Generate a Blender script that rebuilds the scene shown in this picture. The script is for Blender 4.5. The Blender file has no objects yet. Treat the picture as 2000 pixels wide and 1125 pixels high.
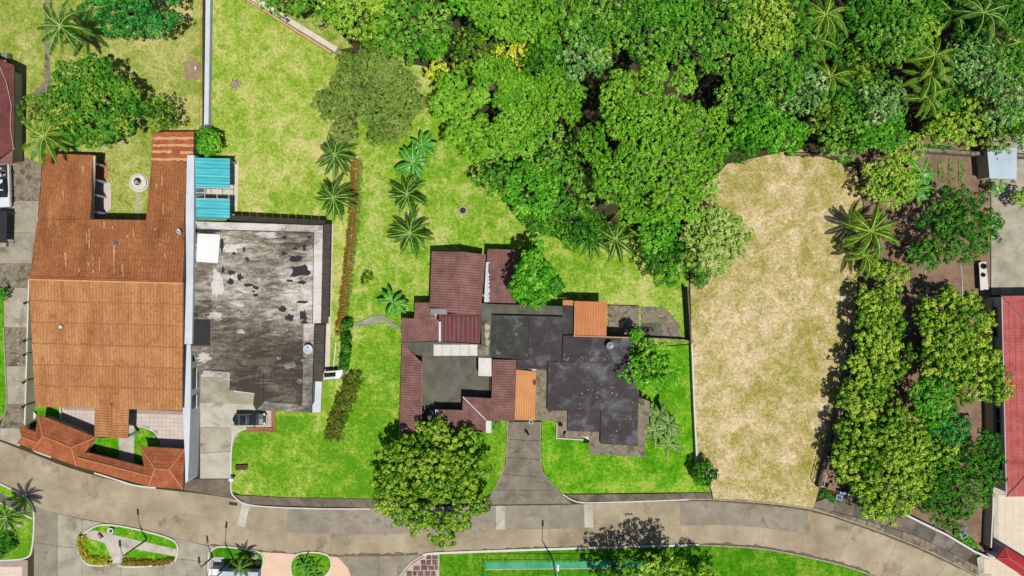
import bpy, bmesh, math, random
import numpy as np
from mathutils import Vector, Matrix

# ------------------------------------------------------------------ camera, sky, sun, exposure
SC = bpy.context.scene
H = 95.0            # flying height of the camera (m)
S = 14.0            # photo pixels per metre on the ground
cam_d = bpy.data.cameras.new('camera')
cam_d.sensor_width = 36.0
cam_d.angle = 2 * math.atan((2000 / S / 2) / H)
cam_d.clip_start = 1.0
cam_d.clip_end = 5000.0
cam = bpy.data.objects.new('camera', cam_d)
cam.location = (0, 0, H)
SC.collection.objects.link(cam)
SC.camera = cam

SUN_EL = math.radians(70.0)
SUN_AZ = (0.50, -0.866)          # horizontal direction towards the sun
world = bpy.data.worlds.new('World')
SC.world = world
world.use_nodes = True
nt = world.node_tree
sky = nt.nodes.new('ShaderNodeTexSky')
sky.sky_type = 'NISHITA'
sky.sun_disc = False
sky.sun_elevation = SUN_EL
sky.sun_rotation = math.atan2(SUN_AZ[0], SUN_AZ[1])
bg = nt.nodes['Background']
bg.inputs['Strength'].default_value = 0.06
nt.links.new(sky.outputs[0], bg.inputs['Color'])
sun_d = bpy.data.lights.new('sun', 'SUN')
sun_d.energy = 4.6
sun_d.angle = math.radians(0.5)
sun_d.color = (1.0, 0.955, 0.88)
sun = bpy.data.objects.new('sun', sun_d)
dvec = Vector((-SUN_AZ[0] * math.cos(SUN_EL), -SUN_AZ[1] * math.cos(SUN_EL), -math.sin(SUN_EL)))
sun.rotation_euler = dvec.to_track_quat('-Z', 'Y').to_euler()
sun.location = (20, -45, 130)
SC.collection.objects.link(sun)
SC.view_settings.view_transform = 'Standard'
SC.view_settings.look = 'None'
SC.view_settings.exposure = 0.75
SC.view_settings.gamma = 1.0
SC.view_settings.use_curve_mapping = False
K = 2.40            # how bright a sunlit surface shows for its albedo at this exposure

# ------------------------------------------------------------------ helpers
COL = SC.collection
R = random.Random(7)
RN = np.random.default_rng(11)


def W(px, py, z=0.0):
    f = (H - z) / H / S
    return Vector(((px - 1000) * f, (562.5 - py) * f, z))


def lin(v):
    v /= 255.0
    return v / 12.92 if v <= 0.04045 else ((v + 0.055) / 1.055) ** 2.4


def c(r, g, b):
    return tuple(min(0.8, lin(q) / K) for q in (r, g, b)) + (1.0,)


def node(nt, typ, **kw):
    n = nt.nodes.new(typ)
    for k, v in kw.items():
        if k.startswith('i_'):
            key = k[2:]
            key = int(key) if key.isdigit() else key.replace('_', ' ')
            n.inputs[key].default_value = v
        else:
            setattr(n, k, v)
    return n


def ramp(nt, stops, interp='LINEAR'):
    n = nt.nodes.new('ShaderNodeValToRGB')
    n.color_ramp.interpolation = interp
    el = n.color_ramp.elements
    while len(el) > 1:
        el.remove(el[-1])
    el[0].position, el[0].color = stops[0][0], stops[0][1]
    for p, cc in stops[1:]:
        e = el.new(p)
        e.color = cc
    return n


def even(cols, lo=0.25, hi=0.75):
    n = len(cols)
    return [(lo + (hi - lo) * i / max(1, n - 1), q) for i, q in enumerate(cols)]


MATS = {}


def base_mat(name, rough=0.85, spec=0.25):
    m = bpy.data.materials.new(name)
    m.use_nodes = True
    b = m.node_tree.nodes['Principled BSDF']
    b.inputs['Roughness'].default_value = rough
    b.inputs['Specular IOR Level'].default_value = spec
    MATS[name] = m
    return m, m.node_tree, b


def noise(nt, vec, scale, detail=6, rough=0.6, dist=0.0):
    n = node(nt, 'ShaderNodeTexNoise', i_Scale=scale, i_Detail=detail, i_Roughness=rough, i_Distortion=dist)
    nt.links.new(vec, n.inputs['Vector'])
    return n.outputs['Fac']


def mixc(nt, a, b, fac, mode='MIX'):
    n = nt.nodes.new('ShaderNodeMix')
    n.data_type = 'RGBA'
    n.blend_type = mode
    n.clamp_factor = True
    for sock, v in ((n.inputs[0], fac), (n.inputs[6], a), (n.inputs[7], b)):
        if isinstance(v, (int, float)):
            sock.default_value = v
        elif isinstance(v, tuple):
            sock.default_value = v
        else:
            nt.links.new(v, sock)
    return n.outputs[2]


def position(nt, scale=(1, 1, 1), rot=0.0):
    g = nt.nodes.new('ShaderNodeNewGeometry')
    mp = node(nt, 'ShaderNodeMapping')
    mp.inputs['Scale'].default_value = scale
    mp.inputs['Rotation'].default_value = (0, 0, rot)
    nt.links.new(g.outputs['Position'], mp.inputs['Vector'])
    return mp.outputs['Vector']


def mat(name, cols, scale=0.6, rough=0.85, bump=0.2, stretch=(1, 1, 1), fine=9.0, fine_amt=0.35, lo=0.3, hi=0.7,
        spec=0.25, objvar=0.0, stain=None, stain_scale=0.35, stain_lo=0.55, stain_hi=0.68, metal=0.0, rot=0.0):
    if name in MATS:
        return MATS[name]
    m, nt, b = base_mat(name, rough, spec)
    b.inputs['Metallic'].default_value = metal
    v = position(nt, stretch, rot)
    f = noise(nt, v, scale, 8, 0.65)
    rp = ramp(nt, even(cols, lo, hi))
    nt.links.new(f, rp.inputs[0])
    col = rp.outputs[0]
    ff = noise(nt, v, fine, 4, 0.7)
    r2 = ramp(nt, [(0.3, (1 - fine_amt,) * 3 + (1,)), (0.7, (1 + fine_amt * 0.4,) * 3 + (1,))])
    nt.links.new(ff, r2.inputs[0])
    col = mixc(nt, col, r2.outputs[0], 1.0, 'MULTIPLY')
    if stain:
        v2 = position(nt)
        sf = noise(nt, v2, stain_scale, 9, 0.7, 0.4)
        r3 = ramp(nt, [(stain_lo, (0, 0, 0, 1)), (stain_hi, (1, 1, 1, 1))])
        nt.links.new(sf, r3.inputs[0])
        col = mixc(nt, col, stain, r3.outputs[0])
    if objvar:
        oi = nt.nodes.new('ShaderNodeObjectInfo')
        mr = node(nt, 'ShaderNodeMapRange')
        mr.inputs[3].default_value = 1 - objvar
        mr.inputs[4].default_value = 1 + objvar
        nt.links.new(oi.outputs['Random'], mr.inputs[0])
        cb = nt.nodes.new('ShaderNodeCombineXYZ')
        for i in range(3):
            nt.links.new(mr.outputs[0], cb.inputs[i])
        col = mixc(nt, col, cb.outputs[0], 1.0, 'MULTIPLY')
    nt.links.new(col, b.inputs['Base Color'])
    if bump:
        bn = node(nt, 'ShaderNodeBump', i_Strength=bump, i_Distance=0.05)
        nt.links.new(ff, bn.inputs['Height'])
        nt.links.new(bn.outputs[0], b.inputs['Normal'])
    return m


def grass_mat(name, lush, mid, dry, bias=0.5, straw=None, lush_south=None):
    """short turf: lush and dry growth in patches of several sizes, with single tufts and bare specks"""
    m, nt, b = base_mat(name, 0.95, 0.05)
    v = position(nt)

    def madd(x, k, add):
        n = node(nt, 'ShaderNodeMath', operation='MULTIPLY_ADD')
        nt.links.new(x, n.inputs[0])
        n.inputs[1].default_value = k
        if isinstance(add, (int, float)):
            n.inputs[2].default_value = add
        else:
            nt.links.new(add, n.inputs[2])
        return n.outputs[0]
    acc = madd(noise(nt, v, 0.09, 5, 0.6, 0.3), 0.8, bias - 0.5 - 1.175)
    acc = madd(noise(nt, v, 0.45, 6, 0.7, 0.6), 1.15, acc)
    acc = madd(noise(nt, v, 2.1, 5, 0.75, 0.3), 0.75, acc)
    acc = madd(noise(nt, v, 6.0, 3, 0.8), 0.7, acc)
    if lush_south:
        y0, y1, amt = lush_south
        g = nt.nodes.new('ShaderNodeSeparateXYZ')
        nt.links.new(v, g.inputs[0])
        mr = node(nt, 'ShaderNodeMapRange', interpolation_type='SMOOTHSTEP')
        nt.links.new(g.outputs[1], mr.inputs[0])
        mr.inputs[1].default_value, mr.inputs[2].default_value = y0, y1
        mr.inputs[3].default_value, mr.inputs[4].default_value = 0.0, -amt
        ad = node(nt, 'ShaderNodeMath', operation='ADD')
        nt.links.new(acc, ad.inputs[0])
        nt.links.new(mr.outputs[0], ad.inputs[1])
        acc = ad.outputs[0]
    cols = [(0.30, lush), (0.52, mid), (0.74, dry)]
    if straw:
        cols.append((0.88, straw))
    rp = ramp(nt, cols)
    nt.links.new(acc, rp.inputs[0])
    vf = noise(nt, v, 4.2, 4, 0.85)
    r2 = ramp(nt, [(0.30, (0.48, 0.54, 0.42, 1)), (0.5, (1, 1, 1, 1)), (0.70, (1.24, 1.2, 1.16, 1))])
    nt.links.new(vf, r2.inputs[0])
    col = mixc(nt, rp.outputs[0], r2.outputs[0], 1.0, 'MULTIPLY')
    nt.links.new(col, b.inputs['Base Color'])
    bn = node(nt, 'ShaderNodeBump', i_Strength=0.5, i_Distance=0.08)
    nt.links.new(vf, bn.inputs['Height'])
    nt.links.new(bn.outputs[0], b.inputs['Normal'])
    return m


def leaf_mat(name, cols, lo=0.1, hi=0.9, trans=0.18, rough=0.6, spec=0.12):
    if name in MATS:
        return MATS[name]
    m, nt, b = base_mat(name, rough, spec)
    at = node(nt, 'ShaderNodeAttribute', attribute_name='tint')
    cols = [tuple(min(.55, q * 1.5) for q in cc[:3]) + (1,) for cc in cols]
    rp = ramp(nt, even(cols, lo, hi))
    nt.links.new(at.outputs['Fac'], rp.inputs[0])
    nt.links.new(rp.outputs[0], b.inputs['Base Color'])
    tr = nt.nodes.new('ShaderNodeBsdfTranslucent')
    tcol = mixc(nt, rp.outputs[0], (1.0, 1.25, 0.45, 1), 1.0, 'MULTIPLY')
    nt.links.new(tcol, tr.inputs['Color'])
    mx = nt.nodes.new('ShaderNodeMixShader')
    mx.inputs[0].default_value = trans
    nt.links.new(b.outputs[0], mx.inputs[1])
    nt.links.new(tr.outputs[0], mx.inputs[2])
    nt.links.new(mx.outputs[0], nt.nodes['Material Output'].inputs['Surface'])
    return m


class MB:
    """collects faces for one mesh object"""

    def __init__(self):
        self.v, self.f = [], []

    def add(self, vs, fs):
        o = len(self.v)
        self.v += [tuple(q) for q in vs]
        self.f += [tuple(i + o for i in q) for q in fs]
        return self

    def prism(self, top, zb):
        """top: list of 3D points; straight down to zb (number or list)"""
        n = len(top)
        if sum(top[i][0] * top[(i + 1) % n][1] - top[(i + 1) % n][0] * top[i][1] for i in range(n)) < 0:
            top = top[::-1]
            if not isinstance(zb, (int, float)):
                zb = zb[::-1]
        bz = [zb] * n if isinstance(zb, (int, float)) else zb
        vs = list(top) + [(p[0], p[1], z) for p, z in zip(top, bz)]
        fs = [tuple(range(n)), tuple(range(2 * n - 1, n - 1, -1))]
        fs += [(i, i + n, (i + 1) % n + n, (i + 1) % n) for i in range(n)]
        return self.add(vs, fs)

    def box(self, cx, cy, cz, sx, sy, sz, rz=0.0):
        ca, sa = math.cos(rz), math.sin(rz)
        top = []
        for ax, ay in ((-.5, -.5), (.5, -.5), (.5, .5), (-.5, .5)):
            x, y = ax * sx, ay * sy
            top.append((cx + x * ca - y * sa, cy + x * sa + y * ca, cz + sz / 2))
        return self.prism(top, cz - sz / 2)

    def tube(self, pts, rad, seg=7, cap=True):
        pts = [Vector(p) for p in pts]
        rads = [rad] * len(pts) if isinstance(rad, (int, float)) else rad
        rings = []
        for i, p in enumerate(pts):
            d = (pts[min(i + 1, len(pts) - 1)] - pts[max(i - 1, 0)])
            d = d.normalized() if d.length > 1e-9 else Vector((0, 0, 1))
            a = d.orthogonal().normalized()
            if abs(d.z) < 0.99:
                a = d.cross(Vector((0, 0, 1))).normalized()
            b2 = d.cross(a)
            rings.append([p + (a * math.cos(2 * math.pi * k / seg) + b2 * math.sin(2 * math.pi * k / seg)) * rads[i] for k in range(seg)])
        vs = [q for r in rings for q in r]
        fs = []
        for i in range(len(rings) - 1):
            for k in range(seg):
                k2 = (k + 1) % seg
                fs.append((i * seg + k, i * seg + k2, (i + 1) * seg + k2, (i + 1) * seg + k))
        if cap:
            fs.append(tuple(range(seg - 1, -1, -1)))
            fs.append(tuple(range((len(rings) - 1) * seg, len(rings) * seg)))
        return self.add(vs, fs)

    def lathe(self, prof, cx=0, cy=0, seg=20):
        vs = []
        for r, z in prof:
            for k in range(seg):
                a = 2 * math.pi * k / seg
                vs.append((cx + r * math.cos(a), cy + r * math.sin(a), z))
        fs = []
        for i in range(len(prof) - 1):
            for k in range(seg):
                k2 = (k + 1) % seg
                fs.append((i * seg + k, i * seg + k2, (i + 1) * seg + k2, (i + 1) * seg + k))
        if prof[-1][0] > 1e-4:
            fs.append(tuple(range((len(prof) - 1) * seg, len(prof) * seg)))
        return self.add(vs, fs)

    def build(self, name, m, parent=None, smooth=False):
        me = bpy.data.meshes.new(name)
        me.from_pydata(self.v, [], self.f)
        me.materials.append(MATS[m] if isinstance(m, str) else m)
        if smooth:
            me.polygons.foreach_set('use_smooth', [True] * len(me.polygons))
        me.update()
        return link(name, me, parent)


def link(name, me, parent=None):
    o = bpy.data.objects.new(name, me)
    COL.objects.link(o)
    if parent is not None:
        o.parent = parent
        if parent.type == 'EMPTY':
            o.matrix_parent_inverse = Matrix.Translation(-Vector(parent.location))
        elif parent.parent is not None and parent.parent.type == 'EMPTY':
            pass
    return o


def tag(o, label, cat, group=None):
    o['label'] = label
    o['category'] = cat
    if group:
        o['group'] = group
    return o


def struct(o):
    o['kind'] = 'structure'
    return o


def thing(name, label, cat, loc=(0, 0, 0), group=None):
    o = bpy.data.objects.new(name, None)
    COL.objects.link(o)
    o.location = loc
    o.empty_display_size = 0.3
    return tag(o, label, cat, group)


def setting(name):
    o = bpy.data.objects.new(name, None)
    COL.objects.link(o)
    o.empty_display_size = 0.3
    return struct(o)


def copy_tree(o, parent=None):
    q = o.copy()
    COL.objects.link(q)
    q.parent = parent
    for ch in o.children:
        copy_tree(ch, q)
    return q


def PX(pts, z=0.0):
    return [W(p[0], p[1], p[2] if len(p) > 2 else z) for p in pts]


def slab(name, pts, z1, z0, m, parent=None):
    return MB().prism(PX(pts, z1), z0).build(name, m, parent)


def offset(pts, w):
    """ribbon of half width w each side of a polyline of 3D points -> (left, right)"""
    n = len(pts)
    L, Rr = [], []
    for i in range(n):
        a = pts[max(i - 1, 0)]
        b2 = pts[min(i + 1, n - 1)]
        d = Vector((b2[0] - a[0], b2[1] - a[1], 0)).normalized()
        q = Vector((-d.y, d.x, 0)) * w
        L.append(Vector(pts[i]) + q)
        Rr.append(Vector(pts[i]) - q)
    return L, Rr


def smooth_px(pts, n=6):
    """Catmull-Rom through photo points"""
    out = []
    P = [pts[0]] + list(pts) + [pts[-1]]
    for i in range(1, len(P) - 2):
        p0, p1, p2, p3 = P[i - 1:i + 3]
        for k in range(n):
            t = k / n
            out.append(tuple(0.5 * ((2 * p1[j]) + (-p0[j] + p2[j]) * t + (2 * p0[j] - 5 * p1[j] + 4 * p2[j] - p3[j]) * t * t
                                    + (-p0[j] + 3 * p1[j] - 3 * p2[j] + p3[j]) * t ** 3) for j in range(2)))
    out.append(tuple(pts[-1][:2]))
    return out


def strip(mb, pts3, w, zb):
    """solid ribbon wall built segment by segment in one closed piece"""
    L, Rr = offset(pts3, w / 2)
    n = len(L)
    vs = []
    for i in range(n):
        vs += [L[i], Rr[i], (Rr[i].x, Rr[i].y, zb), (L[i].x, L[i].y, zb)]
    fs = []
    for i in range(n - 1):
        a, b2 = i * 4, i * 4 + 4
        for k in range(4):
            k2 = (k + 1) % 4
            fs.append((a + k, a + k2, b2 + k2, b2 + k))
    fs.append((3, 2, 1, 0))
    fs.append(tuple((n - 1) * 4 + k for k in range(4)))
    mb.add(vs, fs)
    return mb


def wall(name, pts, w, z, m, label=None, cat='wall', zb=0.0, parent=None, group=None):
    o = strip(MB(), PX(pts, z), w, zb).build(name, m, parent)
    if label:
        tag(o, label, cat, group)
    return o


def blob(pts_n, cx, cy, rx, ry, rnd, rag=0.3):
    return [(cx + rx * math.cos(a) * s, cy + ry * math.sin(a) * s) for a, s in
            ((2 * math.pi * k / pts_n, 1 + rnd.uniform(-rag, rag)) for k in range(pts_n))]


def ribs(name, pts, parent, m, pitch=0.3, amp=0.035, course=0.0, step=0.03, thick=0.10, per=4):
    """corrugated / tiled roof slope on a convex 3D polygon; first edge is the eave, ribs run up from it"""
    p = [Vector(q) for q in pts]
    n = len(p)
    nor = Vector((0, 0, 0))
    for i in range(n):
        a, b2 = p[i], p[(i + 1) % n]
        nor += Vector(((a.y - b2.y) * (a.z + b2.z), (a.z - b2.z) * (a.x + b2.x), (a.x - b2.x) * (a.y + b2.y)))
    nor.normalize()
    if nor.z < 0:
        nor = -nor
    e = (p[1] - p[0]).normalized()
    u = nor.cross(e).normalized()
    cen = sum(p, Vector()) / n
    if (cen - p[0]).dot(u) < 0:
        u = -u
    st = [((q - p[0]).dot(e), (q - p[0]).dot(u)) for q in p]
    smin, smax = min(q[0] for q in st), max(q[0] for q in st)
    ns = per * max(1, int(round((smax - smin) / pitch)))
    tmaxall = max(q[1] for q in st)
    lv = [(0.0, 0.0), (1e9, 0.0)]
    if course:
        lv = []
        k = 0
        while k * course < tmaxall:
            lv += [(k * course, step), ((k + 1) * course, 0.0)]
            k += 1
    cols = []
    for i in range(ns + 1):
        s = smin + (smax - smin) * i / ns
        ss = min(max(s, smin + 1e-4), smax - 1e-4)
        ts = []
        for k in range(n):
            (s0, t0), (s1, t1) = st[k], st[(k + 1) % n]
            if abs(s1 - s0) > 1e-6 and min(s0, s1) <= ss <= max(s0, s1):
                ts.append(t0 + (t1 - t0) * (ss - s0) / (s1 - s0))
        t0, t1 = (min(ts), max(ts)) if ts else (0, 0)
        w = amp * math.cos(2 * math.pi * i / per)
        cols.append((s, t0, t1, w))
    vs, fs = [], []
    nl = len(lv)
    for s, t0, t1, w in cols:
        for t, h in lv:
            tt = min(max(t, t0), t1)
            vs.append(p[0] + e * s + u * tt + nor * (w + h))
    for i in range(len(cols) - 1):
        for k in range(nl - 1):
            a, b2 = i * nl + k, (i + 1) * nl + k
            if (vs[a] - vs[a + 1]).length < 1e-5 and (vs[b2] - vs[b2 + 1]).length < 1e-5:
                continue
            fs.append((a, b2, b2 + 1, a + 1))
    mb = MB().add(vs, fs)
    # deck under the sheets
    top = [q - nor * (amp + 0.004) for q in p]
    mb.prism(top, [q.z - thick for q in top])
    return mb.build(name, m, parent)


def lerp(a, b2, t):
    return a + (b2 - a) * t


def sheets(name, quad, parent, m, ncourse, ncol, pitch=0.3, amp=0.035, lap=0.02):
    """rectangular slope laid out of separate sheets: quad = eave left, eave right, ridge right, ridge left"""
    a, b2, cc, d = [Vector(q) for q in quad]
    out = []
    for j in range(ncourse):
        for i in range(ncol):
            u0, u1 = i / ncol, (i + 1) / ncol
            v0, v1 = max(0, j / ncourse - 0.012), (j + 1) / ncourse
            q = [lerp(lerp(a, b2, u), lerp(d, cc, u), v) for u, v in ((u0, v0), (u1, v0), (u1, v1), (u0, v1))]
            q[0].z += lap
            q[1].z += lap
            out.append(ribs(name, q, parent, m, pitch, amp, thick=0.06))
    return out


def caps(parent, m, segs, r=0.11, name='ridge_cap'):
    for a, b2 in segs:
        MB().tube([a, b2], r, 6).build(name, m, parent)


# ------------------------------------------------------------------ foliage
def crown_arrays(rng, rx, ry, rz, nl, lf, rc, per, ll, lw, dens=1.0, flat=0.5, hang=-0.25, fill=0.35, tip=0.1):
    """leaves spread over clumps, clumps over lobes, lobes through a dome"""
    cand = []
    tries = 0
    while len(cand) < nl:
        best, bd = None, -1
        for _ in range(8):
            a = rng.uniform(0, 2 * math.pi)
            r = math.sqrt(rng.uniform(0, 1)) * (1 - lf * 0.85)
            q = np.array([r * math.cos(a), r * math.sin(a)])
            d = min([np.linalg.norm(q - o) for o in cand], default=9)
            if d > bd:
                best, bd = q, d
        cand.append(best)
    lob = np.array(cand)
    rho = np.linalg.norm(lob, axis=1)
    lz = np.sqrt(np.clip(1 - rho ** 2, 0, 1)) * (1 - lf * 0.6) * rng.uniform(0.75, 1.05, nl) - 0.12
    lr = lf * rng.uniform(0.75, 1.2, nl)
    cen = np.stack([lob[:, 0] * rx, lob[:, 1] * ry, lz * rz], 1)
    rad = np.stack([lr * rx, lr * ry, lr * (rz * 0.6 + (rx + ry) * 0.2)], 1)
    lt = rng.normal(0, 0.09, nl)
    P, N, T = [], [], []
    for i in range(nl):
        a, b2, cz = rad[i]
        area = 2 * math.pi * ((a * b2) ** 0.5) * ((a * b2) ** .5 + cz) * 0.55
        k = max(5, int(area / (rc * 2.0) ** 2 * dens))
        z = hang + (1 - hang) * (np.arange(k) + rng.uniform(.1, .9, k)) / k
        ph = (np.arange(k) * 2.399963 + rng.uniform(-.35, .35, k) + rng.uniform(0, 6.28)) % (2 * math.pi)
        q = np.stack([np.sqrt(1 - z * z) * np.cos(ph), np.sqrt(1 - z * z) * np.sin(ph), z], 1)
        f1, f2 = rng.uniform(0, 6.28, 2)
        jit = (rng.uniform(0.80, 1.08, (k, 1)) * (1 + .16 * np.sin(3 * ph + f1) + .10 * np.sin(5 * ph + f2))[:, None])
        pts = cen[i] + q * rad[i] * jit
        keep = np.ones(k, bool)
        for j in range(nl):
            if j != i:
                dd = (((pts - cen[j]) / rad[j]) ** 2).sum(1)
                keep &= dd > 0.80
        P.append(pts[keep]); N.append(q[keep]); T.append(np.full(keep.sum(), lt[i]) + rng.normal(0, 0.13, keep.sum()))
        kf = int(k * fill)
        z = rng.uniform(-0.3, 0.9, kf); ph = rng.uniform(0, 2 * math.pi, kf)
        q = np.stack([np.sqrt(1 - z * z) * np.cos(ph), np.sqrt(1 - z * z) * np.sin(ph), z], 1)
        P.append(cen[i] + q * rad[i] * rng.uniform(.5, .72, (kf, 1))); N.append(q); T.append(np.full(kf, lt[i]) + rng.normal(0, .05, kf))
    P = np.concatenate(P); N = np.concatenate(N); T = np.concatenate(T)
    return leaves_at(rng, P, N, T, rc, per, ll, lw, flat, tip) + (cen,)


def leaves_at(rng, P, N, T, rc, per, ll, lw, flat, tip=0.1):
    n = len(P)
    up = np.array([0, 0, 1.0])
    Nb = N * (1 - flat) + up * flat
    Nb /= np.linalg.norm(Nb, axis=1, keepdims=True) + 1e-9
    P2 = np.repeat(P, per, 0); N2 = np.repeat(Nb, per, 0); T2 = np.repeat(T, per)
    m = n * per
    d = rng.normal(0, 1, (m, 3))
    d /= np.linalg.norm(d, axis=1, keepdims=True)
    s = (d * N2).sum(1, keepdims=True)
    d = np.where(s < -0.15, d - 2 * s * N2, d)
    rcv = np.repeat(rng.uniform(0.7, 1.25, n), per)[:, None] * rc
    pos = P2 + d * rcv * rng.uniform(0.55, 1.0, (m, 1))
    nn = d * 0.75 + N2 * 0.6 + rng.normal(0, 0.22, (m, 3))
    nn /= np.linalg.norm(nn, axis=1, keepdims=True)
    t = rng.normal(0, 1, (m, 3)) + d * 0.5
    t -= (t * nn).sum(1, keepdims=True) * nn
    t /= np.linalg.norm(t, axis=1, keepdims=True) + 1e-9
    b2 = np.cross(nn, t)
    L = ll * rng.uniform(0.7, 1.25, (m, 1)) / 2
    Wd = lw * rng.uniform(0.75, 1.2, (m, 1)) / 2
    v = np.empty((m, 4, 3))
    v[:, 0] = pos - t * L
    v[:, 1] = pos + b2 * Wd + nn * Wd * 0.25
    v[:, 2] = pos + t * L - nn * L * 0.25
    v[:, 3] = pos - b2 * Wd + nn * Wd * 0.25
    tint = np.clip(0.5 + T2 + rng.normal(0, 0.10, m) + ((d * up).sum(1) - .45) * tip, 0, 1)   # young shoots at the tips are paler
    return v.reshape(-1, 3), np.repeat(tint, 4)


def leaf_mesh(name, v, tint, m, parent, loc=None):
    n = len(v) // 4
    me = bpy.data.meshes.new(name)
    me.vertices.add(n * 4)
    me.vertices.foreach_set('co', v.astype(np.float32).ravel())
    me.loops.add(n * 4)
    me.loops.foreach_set('vertex_index', np.arange(n * 4, dtype=np.int32))
    me.polygons.add(n)
    me.polygons.foreach_set('loop_start', np.arange(0, n * 4, 4, dtype=np.int32))
    me.polygons.foreach_set('loop_total', np.full(n, 4, dtype=np.int32))
    me.update(calc_edges=True)
    at = me.attributes.new('tint', 'FLOAT', 'POINT')
    at.data.foreach_set('value', tint.astype(np.float32))
    me.materials.append(MATS[m] if isinstance(m, str) else m)
    o = bpy.data.objects.new(name, me)
    COL.objects.link(o)
    o.parent = parent
    return o


LEAVES = [0]


def tree(px, py, rpx, zt, style, label, cat='tree', group=None, asp=1.0, name='tree', seed=None, limbs=True, rzf=None):
    st = STY[style]
    rzf = rzf or st.get('rz', 0.62)
    zc0 = zt * 0.72
    r = rpx / S * (H - zc0) / H
    rz = min(r * rzf, zt * 0.62)
    zc = zt - rz
    base = W(px, py, zc + rz * 0.5)
    root = thing(name, label, cat, (base.x, base.y, 0), group)
    rng = np.random.default_rng(seed if seed is not None else int(px * 13 + py * 7) & 0xffff)
    lfs = st['lobe'] / r if 'lobe' in st else st['lf']
    lf = min(0.62, max(0.2, lfs))
    nl = int(min(60, max(6, st.get('nl', 1.5) * (1 - lf * 0.4) ** 2 / lf ** 2)))
    v, t, cen = crown_arrays(rng, r, r * asp, rz, nl, lf, st['rc'], st['per'], st['ll'], st['lw'], st.get('dens', 1), st.get('flat', .5), st.get('hang', -.25), st.get('fill', .35), st.get('tip', .12))
    v[:, 2] += zc
    LEAVES[0] += len(v) // 4
    leaf_mesh('crown', v, t, st['mat'], root)
    # trunk and limbs
    mb = MB()
    tr = max(0.07, 0.035 * r + 0.02 * zt)
    fork = max(0.35, zc - rz * 0.35)
    mb.tube([(0, 0, -0.05), (tr * .3, tr * .2, fork * .5), (0, tr * .4, fork)], [tr * 1.5, tr, tr * .8], 7)
    if limbs:
        idx = rng.permutation(len(cen))[:min(len(cen), 14)]
        for i in idx:
            e = cen[i] + np.array([0, 0, zc])
            mid = np.array([e[0] * .45, e[1] * .45, fork + (e[2] - fork) * .62])
            mb.tube([(0, tr * .4, fork - .1), mid, e], [tr * .55, tr * .38, tr * .14], 5)
            e2 = e + np.array([rng.uniform(-.4, .4) * lf * r, rng.uniform(-.4, .4) * lf * r, lf * rz * .75])
            mb.tube([mid, e2], [tr * .25, tr * .08], 5)
    tk = mb.build('trunk', st.get('bark', 'bark'))
    tk.parent = root
    return root


# ------------------------------------------------------------------ materials
mat('bark', [c(105, 92, 75), c(150, 138, 120)], 3, 0.9, 0.4)
mat('bark_pale', [c(150, 140, 125), c(205, 198, 185)], 3, 0.9, 0.4)
mat('forest_floor', [c(40, 36, 22), c(82, 66, 44), c(58, 70, 26), c(110, 84, 62)], 0.9, 0.95, 0.5, fine_amt=.5)
mat('soil', [c(120, 95, 78), c(150, 122, 100), c(168, 142, 118)], 0.5, 0.95, 0.3, stain=c(112, 120, 60), stain_scale=.5, stain_lo=.58, stain_hi=.7)
GR = {
    'lawn_west': grass_mat('lawn_west', c(122, 152, 46), c(164, 176, 84), c(204, 198, 128), 0.50),
    'lawn_mid': grass_mat('lawn_mid', c(122, 168, 36), c(172, 192, 82), c(214, 208, 136), 0.50, lush_south=(2, -9, .12)),
    'lawn_center': grass_mat('lawn_center', c(96, 156, 26), c(146, 184, 56), c(202, 204, 122), 0.50, lush_south=(0, -26, .16)),
    'lawn_lush': grass_mat('lawn_lush', c(70, 146, 12), c(110, 174, 28), c(172, 196, 78), 0.46),
    'lawn_park': grass_mat('lawn_park', c(58, 130, 10), c(92, 154, 22), c(150, 176, 62), 0.44),
    'lot_dry': grass_mat('lot_dry', c(144, 148, 54), c(176, 166, 94), c(214, 194, 148), 0.60, c(236, 214, 178)),
}
GR['lawn_front'] = GR['lawn_center']
mat('road', [c(150, 136, 110), c(178, 163, 136), c(202, 188, 162)], 0.22, 0.9, 0.15, fine_amt=.22, objvar=.07, stain=c(132, 120, 98), stain_scale=.25)
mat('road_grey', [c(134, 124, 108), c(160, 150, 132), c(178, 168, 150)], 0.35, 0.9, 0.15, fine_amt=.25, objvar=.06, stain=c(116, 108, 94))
mat('concrete', [c(150, 142, 122), c(182, 174, 154), c(200, 194, 176)], 0.4, 0.9, 0.15, fine_amt=.25, objvar=.07, stain=c(120, 114, 96), stain_scale=.3)
mat('concrete_light', [c(178, 170, 152), c(205, 199, 184), c(220, 214, 200)], 0.4, 0.9, 0.12, fine_amt=.2, objvar=.05, stain=c(150, 146, 128))
mat('concrete_dark', [c(84, 84, 74), c(106, 104, 92), c(126, 124, 112)], 0.45, 0.9, 0.2, fine_amt=.3, objvar=.06, stain=c(70, 72, 62))
mat('walk_dark', [c(98, 88, 78), c(126, 114, 100), c(150, 138, 122)], 0.5, 0.92, 0.25, fine_amt=.35, objvar=.10, stain=c(80, 78, 58))
mat('drive_old', [c(116, 106, 94), c(142, 132, 118), c(164, 154, 138)], 0.5, 0.92, 0.25, fine_amt=.35, objvar=.04, stain=c(98, 90, 78), stain_scale=.6)
mat('weathered', [c(122, 112, 92), c(158, 146, 126), c(190, 180, 160)], 0.7, 0.92, 0.3, fine_amt=.4, stain=c(96, 88, 66), stain_scale=.7, stain_lo=.48, stain_hi=.6)
mat('kerb_white', [c(214, 212, 202), c(238, 236, 228)], 1.2, 0.8, 0.1, fine_amt=.15)
mat('kerb_old', [c(150, 138, 116), c(196, 186, 164)], 1.5, 0.9, 0.2, fine_amt=.3)
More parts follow.
